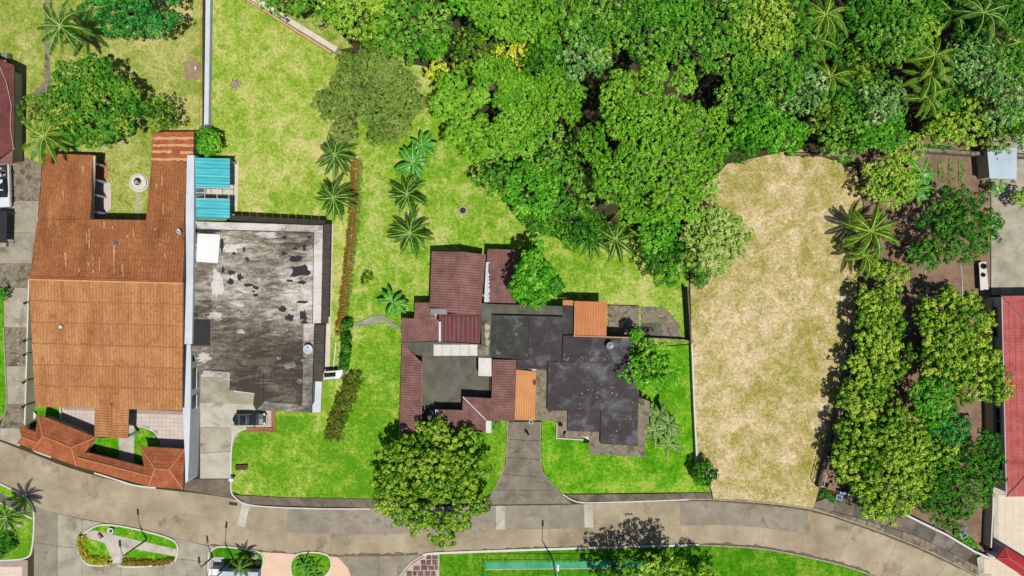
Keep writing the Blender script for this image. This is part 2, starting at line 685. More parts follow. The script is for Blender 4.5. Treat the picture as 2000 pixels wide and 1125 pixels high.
mat('white_paint', [c(206, 214, 224), c(228, 233, 240)], 0.5, 0.7, 0.05, fine_amt=.08, stain=c(176, 180, 178), stain_scale=.5, stain_lo=.6, stain_hi=.8)
mat('white_bright', [c(240, 242, 244), c(250, 250, 250)], 0.5, 0.6, 0.0, fine_amt=.04)
mat('cream_paint', [c(214, 204, 180), c(238, 230, 210)], 0.8, 0.8, 0.05, fine_amt=.12)
mat('roof_brown', [c(156, 94, 52), c(184, 118, 70), c(200, 136, 86)], 0.5, 0.9, 0.15, (1, 0.4, 1), fine=7, fine_amt=.55, stain=c(138, 84, 50), stain_scale=.8, stain_lo=.56, stain_hi=.74)
mat('roof_tan', [c(188, 122, 72), c(208, 146, 92), c(226, 168, 114)], 0.55, 0.9, 0.15, (1, 0.3, 1), fine=7, fine_amt=.42, objvar=.05, stain=c(146, 92, 52), stain_scale=.8, stain_lo=.55, stain_hi=.75)
mat('roof_brick', [c(160, 84, 50), c(188, 108, 66), c(206, 130, 86)], 0.8, 0.88, 0.15, fine=5, fine_amt=.3, stain=c(142, 76, 48), stain_scale=.9)
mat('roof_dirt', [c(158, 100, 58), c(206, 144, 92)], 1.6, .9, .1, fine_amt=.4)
mat('roof_mortar', [c(222, 160, 108), c(240, 186, 138)], 1.5, 0.9, 0.1)
mat('roof_maroon', [c(120, 82, 76), c(146, 104, 96), c(166, 126, 116)], 0.6, 0.85, 0.12, fine=4, fine_amt=.25, stain=c(140, 84, 78), stain_scale=.5, stain_lo=.66, stain_hi=.8)
mat('roof_maroon_edge', [c(150, 96, 88), c(190, 140, 128)], 1.5, 0.85, 0.1)
mat('roof_wine', [c(92, 28, 36), c(116, 38, 46), c(98, 62, 50)], 0.5, 0.6, 0.1, (2, .3, 1), fine_amt=.3, stain=c(92, 74, 60), stain_scale=.9)
mat('roof_orange', [c(208, 134, 84), c(228, 154, 104)], 0.6, 0.85, 0.08, fine_amt=.14, stain=c(190, 116, 74), stain_scale=.6, stain_lo=.6)
mat('roof_orange_pale', [c(220, 152, 92), c(238, 176, 118)], 0.6, 0.85, 0.08, fine_amt=.14, stain=c(196, 122, 76), stain_scale=.6, stain_lo=.62)
mat('roof_red', [c(180, 84, 82), c(204, 104, 100), c(214, 120, 114)], 0.8, 0.8, 0.1, fine_amt=.2, stain=c(160, 70, 70))
mat('roof_scarlet', [c(186, 40, 44), c(206, 58, 60)], 0.8, 0.6, 0.1, fine_amt=.15)
mat('roof_darkred', [c(98, 50, 50), c(124, 68, 66), c(140, 82, 78)], 0.8, 0.85, 0.1, fine_amt=.25)
mat('roof_tar', [c(50, 46, 48), c(66, 58, 60), c(82, 80, 84)], 0.4, 0.8, 0.2, fine_amt=.4, stain=c(112, 116, 120), stain_scale=.42, stain_lo=.50, stain_hi=.68)
mat('roof_tar_green', [c(40, 42, 40), c(62, 64, 60), c(92, 92, 84)], 0.45, 0.85, 0.2, fine_amt=.35, stain=c(150, 148, 138), stain_scale=.5, stain_lo=.56, stain_hi=.66)
mat('tar_black', [c(34, 32, 36), c(48, 46, 50)], 0.8, 0.75, 0.2, fine_amt=.3)
def stained_mat(name, dark, mid, pale, bias):
    """old flat concrete roof: pale cement washed by dark algae in streaks, worn through in blotches"""
    m, nt, b = base_mat(name, 0.92, 0.15)
    v = position(nt)
    vs = position(nt, (.45, 1.6, 1))
    big = noise(nt, v, 0.10, 4, 0.55, 0.4)
    st_ = noise(nt, vs, 0.8, 10, 0.75, 0.8)
    fi = noise(nt, v, 3.0, 8, 0.8, 0.5)
    g = nt.nodes.new('ShaderNodeSeparateXYZ')
    nt.links.new(v, g.inputs[0])
    mr = node(nt, 'ShaderNodeMapRange', interpolation_type='SMOOTHSTEP')
    nt.links.new(g.outputs[1], mr.inputs[0])
    mr.inputs[1].default_value, mr.inputs[2].default_value = -1.0, -9.0
    mr.inputs[3].default_value, mr.inputs[4].default_value = 0.0, -.22
    acc = mr.outputs[0]
    for x, k in ((big, 1.0), (st_, 1.1), (fi, .6)):
        n = node(nt, 'ShaderNodeMath', operation='MULTIPLY_ADD')
        nt.links.new(x, n.inputs[0])
        n.inputs[1].default_value = k
        nt.links.new(acc, n.inputs[2])
        acc = n.outputs[0]
    n = node(nt, 'ShaderNodeMath', operation='SUBTRACT')
    nt.links.new(acc, n.inputs[0])
    n.inputs[1].default_value = .85 - bias
    rp = ramp(nt, [(.22, dark), (.42, mid), (.56, pale), (.72, c(226, 222, 216))])
    nt.links.new(n.outputs[0], rp.inputs[0])
    nt.links.new(rp.outputs[0], b.inputs['Base Color'])
    bn = node(nt, 'ShaderNodeBump', i_Strength=.25, i_Distance=.05)
    nt.links.new(fi, bn.inputs['Height'])
    nt.links.new(bn.outputs[0], b.inputs['Normal'])
    return m


stained_mat('roof_stained', c(72, 66, 56), c(126, 118, 104), c(184, 178, 164), -.03)
stained_mat('roof_stained_edge', c(98, 94, 86), c(156, 150, 140), c(204, 200, 192), .10)
mat('roof_slate', [c(66, 58, 54), c(90, 80, 74)], 0.8, 0.85, 0.15, fine_amt=.3, objvar=.08)
mat('teal_sheet', [c(44, 174, 190), c(70, 196, 208), c(110, 214, 222)], 0.6, 0.5, 0.05, (.4, 3, 1), fine_amt=.18)
mat('teal_dark', [c(6, 128, 128), c(30, 156, 152)], 0.6, 0.5, 0.05, fine_amt=.15)
mat('tile_pink', [c(206, 190, 182), c(226, 212, 204)], 0.7, 0.8, 0.05, fine_amt=.1)
mat('tile_peach', [c(232, 196, 168), c(244, 212, 188)], 0.5, 0.8, 0.05, fine_amt=.08)
mat('tile_cream', [c(226, 208, 186), c(238, 222, 204)], 0.5, 0.8, 0.05, fine_amt=.08)
mat('tile_terracotta', [c(196, 120, 84), c(216, 142, 104)], 1.0, 0.8, 0.1)
mat('brick_edge', [c(186, 104, 62), c(216, 138, 88)], 1.4, 0.85, 0.15)
mat('flagstone', [c(92, 68, 64), c(124, 94, 88), c(140, 112, 104)], 1.2, 0.85, 0.2, objvar=.18)
mat('mortar', [c(196, 178, 166), c(222, 206, 194)], 1.5, 0.9, 0.1)
mat('court_green', [c(44, 150, 100), c(72, 178, 126), c(92, 190, 140)], 0.5, 0.85, 0.05, fine_amt=.12)
mat('metal_grey', [c(140, 144, 148), c(170, 174, 178)], 1, 0.45, 0.0, fine_amt=.08, metal=.3)
mat('metal_dark', [c(40, 40, 42), c(60, 60, 62)], 1, 0.5, 0.0, fine_amt=.1)
mat('dish_white', [c(196, 206, 214), c(214, 222, 228)], 1, 0.5, 0.0, fine_amt=.05)
mat('glass_dark', [c(26, 30, 36), c(44, 50, 58)], .8, 0.08, 0.0, fine_amt=.05, spec=.6)
mat('glass_teal', [c(14, 56, 62), c(30, 84, 92)], 1.6, 0.05, 0.0, fine_amt=.05, spec=.8)
mat('car_black', [c(30, 34, 42), c(44, 50, 60)], 1, 0.22, 0.0, fine_amt=.03, spec=.6)
mat('car_white', [c(226, 230, 236), c(240, 242, 246)], 1, 0.3, 0.0, fine_amt=.03, spec=.5)
mat('rubber', [c(22, 22, 24), c(38, 38, 40)], 2, 0.8, 0.1)
mat('rim', [c(120, 122, 126), c(150, 152, 156)], 2, 0.35, 0.0, metal=.6)
mat('lamp_white', [c(240, 240, 236), c(250, 250, 248)], 2, 0.3, 0.0, fine_amt=.03)
mat('solar_blue', [c(22, 54, 118), c(34, 74, 146)], 2, 0.15, 0.0, fine_amt=.1, spec=.6)
mat('plastic_blue', [c(30, 110, 200), c(46, 134, 224)], 2, 0.4, 0.0, fine_amt=.05)
mat('wood_dark', [c(92, 58, 56), c(112, 72, 66)], 2, 0.8, 0.2)
mat('wood_grey', [c(168, 148, 140), c(206, 188, 180)], 4, 0.85, 0.2)
mat('water', [c(60, 84, 60), c(86, 112, 80)], 1.0, 0.05, 0.0, fine_amt=.1, spec=.7)
mat('stone_pale', [c(176, 170, 150), c(212, 206, 190)], 2.0, 0.9, 0.2)
mat('bare_soil', [c(150, 128, 96), c(188, 166, 134)], 1.5, 0.95, 0.3)
mat('skin', [c(150, 104, 78), c(166, 116, 88)], 2, 0.6, 0.0)
mat('shirt', [c(206, 216, 230), c(224, 232, 242)], 3, 0.8, 0.05)
mat('trousers', [c(40, 44, 60), c(54, 58, 76)], 3, 0.85, 0.05)
mat('hair', [c(24, 20, 18), c(36, 30, 26)], 6, 0.6, 0.1)
mat('red_plastic', [c(206, 50, 60), c(226, 70, 80)], 2, 0.5, 0.0)

leaf_mat('leaf_light', [c(56, 114, 12), c(92, 154, 22), c(118, 176, 40), c(150, 198, 68)])
leaf_mat('leaf_mid', [c(32, 88, 10), c(66, 132, 22), c(102, 160, 42), c(146, 190, 76)])
leaf_mat('leaf_bright', [c(34, 102, 6), c(64, 142, 18), c(98, 174, 34), c(140, 198, 66)])
leaf_mat('leaf_deep', [c(16, 66, 6), c(38, 100, 10), c(62, 130, 20), c(100, 160, 40)])
leaf_mat('leaf_teal', [c(14, 84, 22), c(34, 120, 36), c(60, 148, 54), c(96, 172, 78)])
leaf_mat('leaf_olive', [c(74, 98, 34), c(98, 130, 46), c(118, 154, 56), c(150, 146, 92)])
leaf_mat('leaf_yellow', [c(120, 156, 14), c(166, 192, 32), c(200, 212, 60), c(220, 220, 90)])
leaf_mat('leaf_lime', [c(78, 132, 16), c(118, 166, 34), c(152, 190, 60), c(186, 206, 88)])
leaf_mat('leaf_rosette', [c(22, 66, 4), c(56, 108, 12), c(102, 148, 28), c(160, 186, 60)])
leaf_mat('leaf_rosette_lime', [c(32, 82, 6), c(72, 124, 14), c(120, 162, 34), c(172, 196, 70)])
leaf_mat('leaf_mango', [c(34, 92, 16), c(66, 134, 30), c(108, 160, 46), c(196, 178, 70)], hi=1.08)
leaf_mat('leaf_pale', [c(84, 124, 34), c(126, 164, 62), c(160, 192, 90), c(186, 208, 116)])
leaf_mat('leaf_silver', [c(50, 104, 30), c(86, 142, 54), c(126, 176, 86), c(176, 206, 146)])
leaf_mat('leaf_flower', [c(78, 92, 24), c(112, 112, 34), c(140, 106, 40), c(176, 92, 36)])
leaf_mat('leaf_bronze', [c(46, 70, 14), c(72, 92, 22), c(100, 112, 34), c(128, 108, 44)])
leaf_mat('leaf_gold', [c(80, 96, 8), c(136, 140, 20), c(180, 176, 48), c(204, 150, 40)])
leaf_mat('frond', [c(24, 66, 6), c(48, 96, 12), c(88, 134, 36), c(152, 184, 92)], rough=.42, spec=.2)
leaf_mat('frond_yellow', [c(40, 84, 8), c(74, 120, 16), c(112, 150, 34), c(160, 184, 76)], rough=.42, spec=.2)
leaf_mat('banana_leaf', [c(26, 92, 14), c(52, 130, 28), c(96, 166, 52), c(160, 204, 112)], rough=.42, spec=.3)
leaf_mat('banana_pale', [c(44, 84, 26), c(80, 122, 44), c(128, 160, 76), c(186, 200, 130)], rough=.42, spec=.3)

STY = {
    'B': dict(lobe=1.5, nl=1.25, rc=.30, per=15, ll=.26, lw=.17, mat='leaf_light', flat=.6, rz=.5, dens=1.6, fill=.4),
    'BB': dict(lobe=1.9, nl=1.3, rc=.30, per=15, ll=.26, lw=.17, mat='leaf_light', flat=.6, rz=.42, dens=1.6, fill=.3, bark='bark_pale'),
    'M': dict(lobe=1.15, rc=.40, per=17, ll=.34, lw=.2, mat='leaf_mid', flat=.5, dens=1.0, fill=.4),
    'G': dict(lobe=1.15, rc=.36, per=16, ll=.32, lw=.2, mat='leaf_bright', flat=.5, dens=1.4, fill=.4),
    'GC': dict(lobe=1.4, rc=.34, per=17, ll=.32, lw=.2, mat='leaf_bright', flat=.5, dens=2.2, fill=.5),
    'D': dict(lobe=1.1, rc=.40, per=16, ll=.34, lw=.2, mat='leaf_deep', flat=.45, dens=1.25, fill=.4),
    'T': dict(lobe=1.5, rc=.36, per=16, ll=.30, lw=.18, mat='leaf_teal', flat=.4, dens=1.3, fill=.4),
    'F': dict(lobe=2.0, rc=.30, per=13, ll=.26, lw=.13, mat='leaf_olive', flat=.4, dens=2.1, rz=.6, fill=.4),
    'Y': dict(lobe=.8, rc=.34, per=14, ll=.30, lw=.18, mat='leaf_yellow', flat=.5, fill=.4),
    'L': dict(lobe=1.0, rc=.36, per=16, ll=.30, lw=.18, mat='leaf_lime', flat=.5, dens=1.1, fill=.4),
    'R': dict(tip=.5, lobe=1.5, rc=.48, per=30, ll=.38, lw=.2, mat='leaf_rosette', flat=.6, dens=1.3, fill=.65, hang=-.3),
    'RL': dict(tip=.5, lobe=1.5, rc=.46, per=27, ll=.36, lw=.2, mat='leaf_rosette_lime', flat=.6, dens=1.2, fill=.65, hang=-.3),
    'O': dict(tip=.2, lobe=1.5, rc=.42, per=20, ll=.40, lw=.19, mat='leaf_mango', flat=.5, dens=1.3, fill=.5),
    'P': dict(lobe=1.3, rc=.40, per=16, ll=.42, lw=.2, mat='leaf_pale', flat=.55, dens=1.15, fill=.5),
    'V': dict(lobe=1.1, rc=.38, per=15, ll=.34, lw=.19, mat='leaf_silver', flat=.5, dens=1.0, fill=.4),
    'OL': dict(lobe=1.0, rc=.34, per=13, ll=.3, lw=.17, mat='leaf_rosette', flat=.45, dens=1.0, fill=.4),
    'X': dict(lobe=1.1, rc=.40, per=11, ll=.40, lw=.22, mat='leaf_bright', flat=.5, dens=.95, fill=.2),
    'S': dict(lobe=.45, rc=.2, per=12, ll=.22, lw=.13, mat='leaf_deep', flat=.4, dens=1.4),
    'SB': dict(lobe=1.0, rc=.24, per=14, ll=.24, lw=.15, mat='leaf_bright', flat=.4, dens=2.0),
    'SD': dict(lobe=1.1, rc=.24, per=14, ll=.24, lw=.14, mat='leaf_deep', flat=.4, dens=2.0),
}

# ------------------------------------------------------------------ ground, lots and lawns
mb = MB()
mb.prism([Vector((-1500, -1500, -.06)), Vector((1500, -1500, -.06)), Vector((1500, 1500, -.06)), Vector((-1500, 1500, -.06))], -1.0)
struct(mb.build('ground', 'forest_floor'))


def lawn(name, m, pts, z=0.10):
    o = MB().prism(PX(pts, z), -0.05).build(name, m)
    return struct(o)


lawn('lawn_west', GR['lawn_west'], [(-300, -300), (395, -300), (395, 300), (378, 318), (300, 440), (170, 440), (170, 330), (82, 320), (30, 300), (26, 160), (0, 100), (-300, 100)])
lawn('lawn_mid', GR['lawn_mid'], [(404, -300), (470, -20), (660, 99), (830, 130), (712, 312), (696, 560), (680, 745), (660, 830), (470, 850), (404, 808)], .094)
lawn('lawn_center', GR['lawn_center'], [(453, 960), (451, 900), (455, 856), (463, 845), (480, 838), (540, 812), (641, 812), (668, 745), (685, 560), (701, 312), (801, 131), (850, 150), (1000, 350), (1150, 420), (1300, 470), (1345, 500), (1345, 671), (1100, 690), (1000, 780), (989, 846), (989, 880), (984, 915), (962, 962), (940, 973), (725, 974), (560, 971), (470, 966)])
lawn('lawn_east', GR['lawn_lush'], [(1058, 822), (1057, 900), (1066, 930), (1100, 964), (1388, 961), (1374, 912), (1361, 912), (1350, 673), (1100, 692), (1058, 700)])
lawn('vacant_lot', GR['lot_dry'], [(1347, 500), (1351, 671), (1363, 912), (1374, 914), (1391, 961), (1393, 976), (1450, 976), (1588, 996), (1600, 952), (1668, 652), (1685, 400), (1672, 330), (1560, 290), (1420, 320), (1347, 400)], 0.096)
lawn('garden_soil', 'soil', [(1602, 952), (1670, 652), (1687, 400), (1675, 300), (1800, 262), (1934, 262), (1934, 1072), (1905, 1084), (1642, 962)], 0.05)

# road -------------------------------------------------------------
UP = [(-300, 740), (-60, 840), (0, 862), (60, 885), (130, 912), (220, 938), (300, 954), (380, 963), (450, 973), (500, 986), (560, 990), (725, 994), (960, 988), (1100, 986), (1250, 981), (1400, 979), (1499, 986), (1586, 998), (1674, 1025), (1790, 1069), (1904, 1125), (2000, 1180), (2150, 1270)]
LO = [(-300, 825), (-60, 925), (0, 948), (60, 985), (120, 1005), (240, 1028), (400, 1064), (510, 1078), (640, 1086), (820, 1083), (1000, 1075), (1365, 1066), (1400, 1064), (1490, 1070), (1580, 1087), (1655, 1105), (1709, 1125), (1790, 1165), (1900, 1240), (2060, 1340)]


def at_x(pl, x):
    for (x0, y0), (x1, y1) in zip(pl, pl[1:]):
        if x0 <= x <= x1:
            return y0 + (y1 - y0) * (x - x0) / (x1 - x0)
    return pl[0][1] if x < pl[0][0] else pl[-1][1]


def cut(pl, x0, x1):
    return [(x0, at_x(pl, x0))] + [p for p in pl if x0 + 1 < p[0] < x1 - 1] + [(x1, at_x(pl, x1))]


UPS, LOS = smooth_px(UP, 4), smooth_px(LO, 4)
road = setting('road')
MIDL = [(x, (at_x(UPS, x) + at_x(LOS, x)) / 2 + (3 if x > 450 else -4)) for x in range(-300, 2160, 20)]
joints = [-290, -180, -90, 12, 108, 200, 300, 398, 474, 489, 562, 646, 720, 800, 848, 968, 986, 1070, 1140, 1158, 1245, 1328, 1412, 1497, 1580, 1666, 1755, 1850, 1950, 2050]
for a, b2 in zip(joints, joints[1:]):
    for top, bot, row in ((UPS, MIDL, 0), (MIDL, LOS, 1)):
        def pt(pl, x):
            s = (at_x(UPS, x + 30) - at_x(UPS, x - 30)) / 60
            y = at_x(pl, x)
            xx = x - s * (y - at_x(UPS, x))
            return (xx, at_x(pl, xx))
        g = 0.35
        n = max(2, int((b2 - a) / 20))
        xs = [a + g + (b2 - a - 2 * g) * i / n for i in range(n + 1)]
        poly = [pt(top, x) for x in xs] + [pt(bot, x) for x in reversed(xs)]
        if row == 0:
            poly = poly[:n + 1] + [(p[0], p[1] - .3) for p in poly[n + 1:]]
        else:
            poly = [(p[0], p[1] + .3) for p in poly[:n + 1]] + poly[n + 1:]
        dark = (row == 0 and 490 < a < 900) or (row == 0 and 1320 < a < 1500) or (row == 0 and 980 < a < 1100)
        light = b2 - a < 25
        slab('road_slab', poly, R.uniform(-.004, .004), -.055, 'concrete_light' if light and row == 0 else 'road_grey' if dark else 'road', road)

struct(MB().prism(PX([(p[0], p[1] + 1) for p in UPS] + [(p[0], p[1] - 1) for p in reversed(LOS)], -.02), -.055).build('road_bed', 'kerb_old'))

# junction and parking apron south of the road
apron = setting('apron')
xs = [66, 112, 160, 236, 318, 404, 500]
for x0, x1 in zip(xs, xs[1:]):
    ys = [at_x(LOS, x0) + 1, at_x(LOS, x1) + 1]
    for r_ in range(3):
        f0 = [ys[0] + (1130 - ys[0]) * r_ / 2 if r_ < 2 else 1130.6, ys[1] + (1130 - ys[1]) * r_ / 2 if r_ < 2 else 1130.6]
        f1 = [ys[0] + (1130 - ys[0]) * (r_ + 1) / 2 - .6 if r_ < 2 else 1300] * 1 + [ys[1] + (1130 - ys[1]) * (r_ + 1) / 2 - .6 if r_ < 2 else 1300]
        slab('road_slab', [(x0 + .3, f0[0]), (x1 - .3, f0[1]), (x1 - .3, f1[1]), (x0 + .3, f1[0])], R.uniform(-.004, .004), -.055, 'concrete' if x0 >= 112 else 'road_grey', apron)
for x0, x1 in ((655, 740), (740, 826)):
    slab('road_slab', [(x0 + .3, at_x(LOS, x0) + 1), (x1 - .3, at_x(LOS, x1) + 1), (x1 - .3, 1300), (x0 + .3, 1300)], 0.0, -.055, 'road_grey', apron)

# western service drive
drive_w = setting('service_drive')
segs = [(300, -60, 82), (392, -60, 78), (455, -60, 70), (515, -60, 66), (562, 6, 60), (640, 8, 58), (715, 10, 57), (790, 12, 54), (836, 0, 52)]
for (y0, l0, r0), (y1, l1, r1) in zip(segs, segs[1:]):
    slab('drive_slab', [(l0, y0 + .3), (r0, y0 + .3), (r1, y1 - .3), (l1, y1 - .3)], .02 + R.uniform(-.003, .003), -.055, 'concrete' if R.random() < .65 else 'weathered', drive_w)
slab('drive_slab', [(0, 836.5), (52, 836.5), (38, 872), (0, 858)], .02, -.055, 'concrete', drive_w)
struct(slab('verge_west', [(-200, 562), (5, 562), (7, 640), (9, 720), (11, 790), (4, 815), (-20, 836), (-200, 836)], .11, -.05, GR['lawn_lush']))
struct(wall('kerb', smooth_px([(7, 640), (10, 720), (12, 785), (4, 815), (-30, 838)], 5), .16, .14, 'kerb_old', zb=-.05))
for k in range(15):
    p = W(35, 588 + k * 15.2)
    o = MB().lathe([(.11, .02), (.11, .05), (.06, .08), (0, .085)], p.x, p.y, 8).build('road_stud', 'kerb_white')
    tag(o, 'small white road stud in the row along the service drive', 'road stud', 'road studs on the service drive')

rd = random.Random(21)
mat('road_dirt', [c(112, 98, 74), c(146, 130, 102)], 1.2, .95, .2, fine_amt=.4)
for x0, x1, pl, sgn in ((410, 820, LOS, -1), (835, 1360, LOS, -1), (1370, 1700, LOS, -1), (1420, 1880, UPS, 1), (490, 720, UPS, 1)):
    xs_ = np.arange(x0, x1, 7.0)
    inner = [(x, at_x(pl, x) + sgn * rd.uniform(1.5, 6.5 if sgn < 0 else 3.5)) for x in xs_]
    outer = [(x, at_x(pl, x) + sgn * .2) for x in reversed(xs_)]
    struct(MB().prism(PX(inner + outer, .009), -.01).build('road_dirt', 'road_dirt'))
lm = MB()
for i in range(420):
    x = rd.uniform(0, 1850)
    f = rd.random() ** 1.6
    y = at_x(UPS, x) + (at_x(LOS, x) - at_x(UPS, x)) * (f if rd.random() < .5 else 1 - f)
    p = W(x, y)
    r_ = rd.uniform(.03, .10)
    a = rd.uniform(0, 6)
    lm.prism([Vector((p.x + r_ * math.cos(a + k * 1.57) * (1 if k % 2 else .5), p.y + r_ * math.sin(a + k * 1.57), .02)) for k in range(4)], .004)
o = lm.build('fallen_leaves', mat('litter_road', [c(120, 110, 70), c(190, 176, 140), c(226, 218, 200)], 2.0, .9, 0))
o['kind'] = 'stuff'
o['label'] = 'scattered dry leaves and grit on the road'
# kerbs along the road ------------------------------------------------
def kerb(pts, m='kerb_white', w=.17, z=.15):
    return struct(wall('kerb', smooth_px(pts, 5), w, z, m, zb=-.055))


kerb([(481, 837), (463, 844), (454, 858), (451, 900), (451, 940), (452, 962), (464, 976), (486, 986), (540, 991), (640, 994), (722, 994)])
kerb([(722, 994), (800, 993), (880, 990), (958, 987)], 'kerb_old')
kerb([(1100, 966), (1118, 977), (1140, 982), (1200, 981), (1300, 978), (1345, 976)])
kerb([(1345, 976), (1400, 976), (1499, 983), (1586, 995), (1674, 1022), (1790, 1066), (1904, 1122), (2000, 1177), (2100, 1240)], 'kerb_old', .2)
kerb([(826, 1084), (850, 1081), (950, 1077), (1100, 1072), (1365, 1064.5)], 'kerb_white', .3, .16)
kerb([(1367, 1065), (1400, 1066), (1490, 1072), (1580, 1089), (1655, 1107), (1709, 1127), (1790, 1168), (1900, 1243)], 'kerb_old', .2)
kerb([(991, 824), (990, 880), (985, 915), (962, 963)], 'kerb_old', .12, .12)
kerb([(1056, 824), (1056, 900), (1065, 930), (1100, 966)], 'kerb_old', .12, .12)
kerb([(826, 1086), (806, 1098), (792, 1112), (778, 1130)], 'mortar', .35, .10)


def band(pname, name, up, lo, n, z, mats, gap=.35, zb=-.05):
    """pavement of separate slabs between two photo polylines"""
    par = setting(pname)

    def samp(pl, t):
        d = [0]
        for a, b2 in zip(pl, pl[1:]):
            d.append(d[-1] + math.dist(a, b2))
        L = t * d[-1]
        for i in range(len(pl) - 1):
            if d[i] <= L <= d[i + 1] + 1e-6:
                f = (L - d[i]) / (d[i + 1] - d[i])
                return tuple(pl[i][k] + (pl[i + 1][k] - pl[i][k]) * f for k in range(2))
        return pl[-1]
    Ltot = sum(math.dist(a, b2) for a, b2 in zip(up, up[1:]))
    e = gap / Ltot
    for i in range(n):
        t = [i / n + e, (i + .5) / n, (i + 1) / n - e]
        slab(name, [samp(up, q) for q in t] + [samp(lo, q) for q in reversed(t)], z + R.uniform(-.004, .004), zb, mats[i % len(mats)] if isinstance(mats, list) else mats, par)
    return par


band('sidewalk', 'paving_slab', [(456, 967), (560, 972), (725, 975), (840, 976)], [(484, 984), (560, 988), (725, 992), (840, 991)], 12, .125, 'walk_dark')
band('sidewalk', 'paving_slab', [(1104, 966), (1250, 965), (1388, 962)], [(1134, 980), (1250, 978), (1391, 975)], 9, .125, 'walk_dark')
band('sidewalk', 'paving_slab', [(1592, 981), (1640, 964), (1770, 1010), (1905, 1078)], [(1590, 990), (1674, 1010), (1790, 1046), (1890, 1095)], 8, .12, ['drive_old', 'walk_dark', 'concrete_dark'])
band('sidewalk', 'paving_slab', [(1590, 991), (1674, 1011), (1790, 1047), (1890, 1096), (1990, 1150)], [(1588, 996), (1674, 1020), (1790, 1063), (1890, 1113), (1990, 1168)], 12, .12, ['weathered', 'walk_dark', 'weathered'])
band('driveway', 'drive_slab', [(1057, 824), (1055, 862), (1055, 900), (1064, 932), (1100, 968), (1118, 984)], [(991, 824), (991, 862), (990, 895), (983, 918), (960, 966), (945, 986)], 5, .06, 'drive_old')

# grey house driveway
band('driveway', 'drive_slab', [(391, 736), (391, 800), (391, 870), (391, 935)], [(500, 736), (500, 800), (451, 870), (450, 935)], 4, .115, ['concrete', 'concrete_light'])
slab('drive_slab', [(452, 798), (536, 798), (533, 838), (481, 836), (462, 843), (452, 856)], .122, -.05, 'concrete_light', bpy.data.objects['driveway.001'])
slab('drive_slab', [(362, 936), (450, 936), (452, 962), (462, 974), (400, 964), (360, 957)], .06, -.05, 'walk_dark', bpy.data.objects['driveway.001'])

# park lawn south of the road
struct(MB().prism(PX([(858, 1300)] + [(858, 1083)] + [(x, at_x(LOS, x) + 1.5) for x in range(880, 1900, 30)] + [(2100, 1400)], .10), -.05).build('lawn_park', GR['lawn_park']))

# flagstone path of separate stones
fl = setting('stone_path')
slab('mortar_bed', [(858, 1082), (830, 1085), (808, 1098), (794, 1112), (780, 1130), (760, 1180), (858, 1180)], .10, -.05, 'mortar', fl)
rr = random.Random(3)
y = 1084.5
while y < 1150:
    hgt = rr.uniform(8, 12)
    x = max(783, 832 - (y - 1084) * 1.25) + rr.uniform(0, 3)
    while x < 852:
        wd = rr.uniform(8, 16)
        wd = min(wd, 857 - x)
        if wd > 4:
            j = lambda: rr.uniform(-.8, .8)
            slab('flagstone', [(x + j(), y + j()), (x + wd - 1.6 + j(), y + j()), (x + wd - 1.6 + j(), y + hgt - 1.6 + j()), (x + j(), y + hgt - 1.6 + j())], .125 + rr.uniform(-.008, .008), .09, 'flagstone', fl)
        x += wd
    y += hgt

# ------------------------------------------------------------------ brown-roofed house (west)
def walls_of(parent, pts, zt, m='white_paint', z0=0.0, name='wall'):
    return slab(name, pts, zt, z0, m, parent)


hw = thing('house', 'large house with brown tiled roof around a small garden court', 'house', W(215, 560))
ZR, ZN, ZS = 5.4, 3.3, 3.9
ridge_l, ridge_r = W(59, 545, ZR), W(358, 553, ZR)


def zn(py):                          # height of the north slope at a photo row
    return ZN + (ZR - ZN) * (py - 300) / (548 - 300)


def Nn(px, py):
    return W(px, py, zn(py))


# north slope in three convex pieces: west wing, middle, east wing
ribs('roof_slope', [Nn(85, 300), Nn(182, 303), Nn(177, 427), Nn(73, 427)], hw, 'roof_brown', .40, .075, .78, .05)
ribs('roof_slope', [Nn(73, 427.4), Nn(361, 431), ridge_r, ridge_l], hw, 'roof_brown', .40, .075, .78, .05)
ribs('roof_slope', [Nn(296.5, 312), Nn(364.5, 312), Nn(361, 430.6), Nn(286, 430)], hw, 'roof_brown', .40, .075, .78, .05)
ribs('roof_slope', [W(297, 258, 2.9), W(379, 257, 2.9), W(377, 313, 3.5), W(295.5, 313, 3.5)], hw, 'roof_brick', .29, .035, .9, .03)
for py, x0, x1 in ((268, 298, 378), (282, 298, 378), (294, 297, 335), (296, 352, 377), (309, 296, 377)):
    z = 2.9 + (py - 258) / 55 * .6 + .12
    pts = [(x0 + (x1 - x0) * i / 14, py + rr.uniform(-1.6, .6)) for i in range(15)] + [(x1 - (x1 - x0) * i / 14, py + 4 + rr.uniform(-1, 1.8)) for i in range(15)]
    MB().prism(PX(pts, z), z - .12).build('mortar_band', 'roof_mortar', hw)
# south slope laid in sheets
sq = [W(69, 794, ZS), W(356, 802, ZS), W(358, 553.5, ZR), W(57, 545.5, ZR)]
sheets('roof_sheet', sq, hw, 'roof_tan', 6, 1, .42, .08, .03)
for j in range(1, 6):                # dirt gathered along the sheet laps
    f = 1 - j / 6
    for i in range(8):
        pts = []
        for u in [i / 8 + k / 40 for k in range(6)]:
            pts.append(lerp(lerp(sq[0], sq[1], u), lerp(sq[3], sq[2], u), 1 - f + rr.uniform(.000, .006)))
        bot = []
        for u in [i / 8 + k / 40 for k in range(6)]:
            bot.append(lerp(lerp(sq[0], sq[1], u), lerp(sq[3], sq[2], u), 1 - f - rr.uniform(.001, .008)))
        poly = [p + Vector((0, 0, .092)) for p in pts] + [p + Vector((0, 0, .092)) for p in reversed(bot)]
        MB().prism(poly, [p.z - .02 for p in poly]).build('lap_dirt', 'roof_dirt', hw)
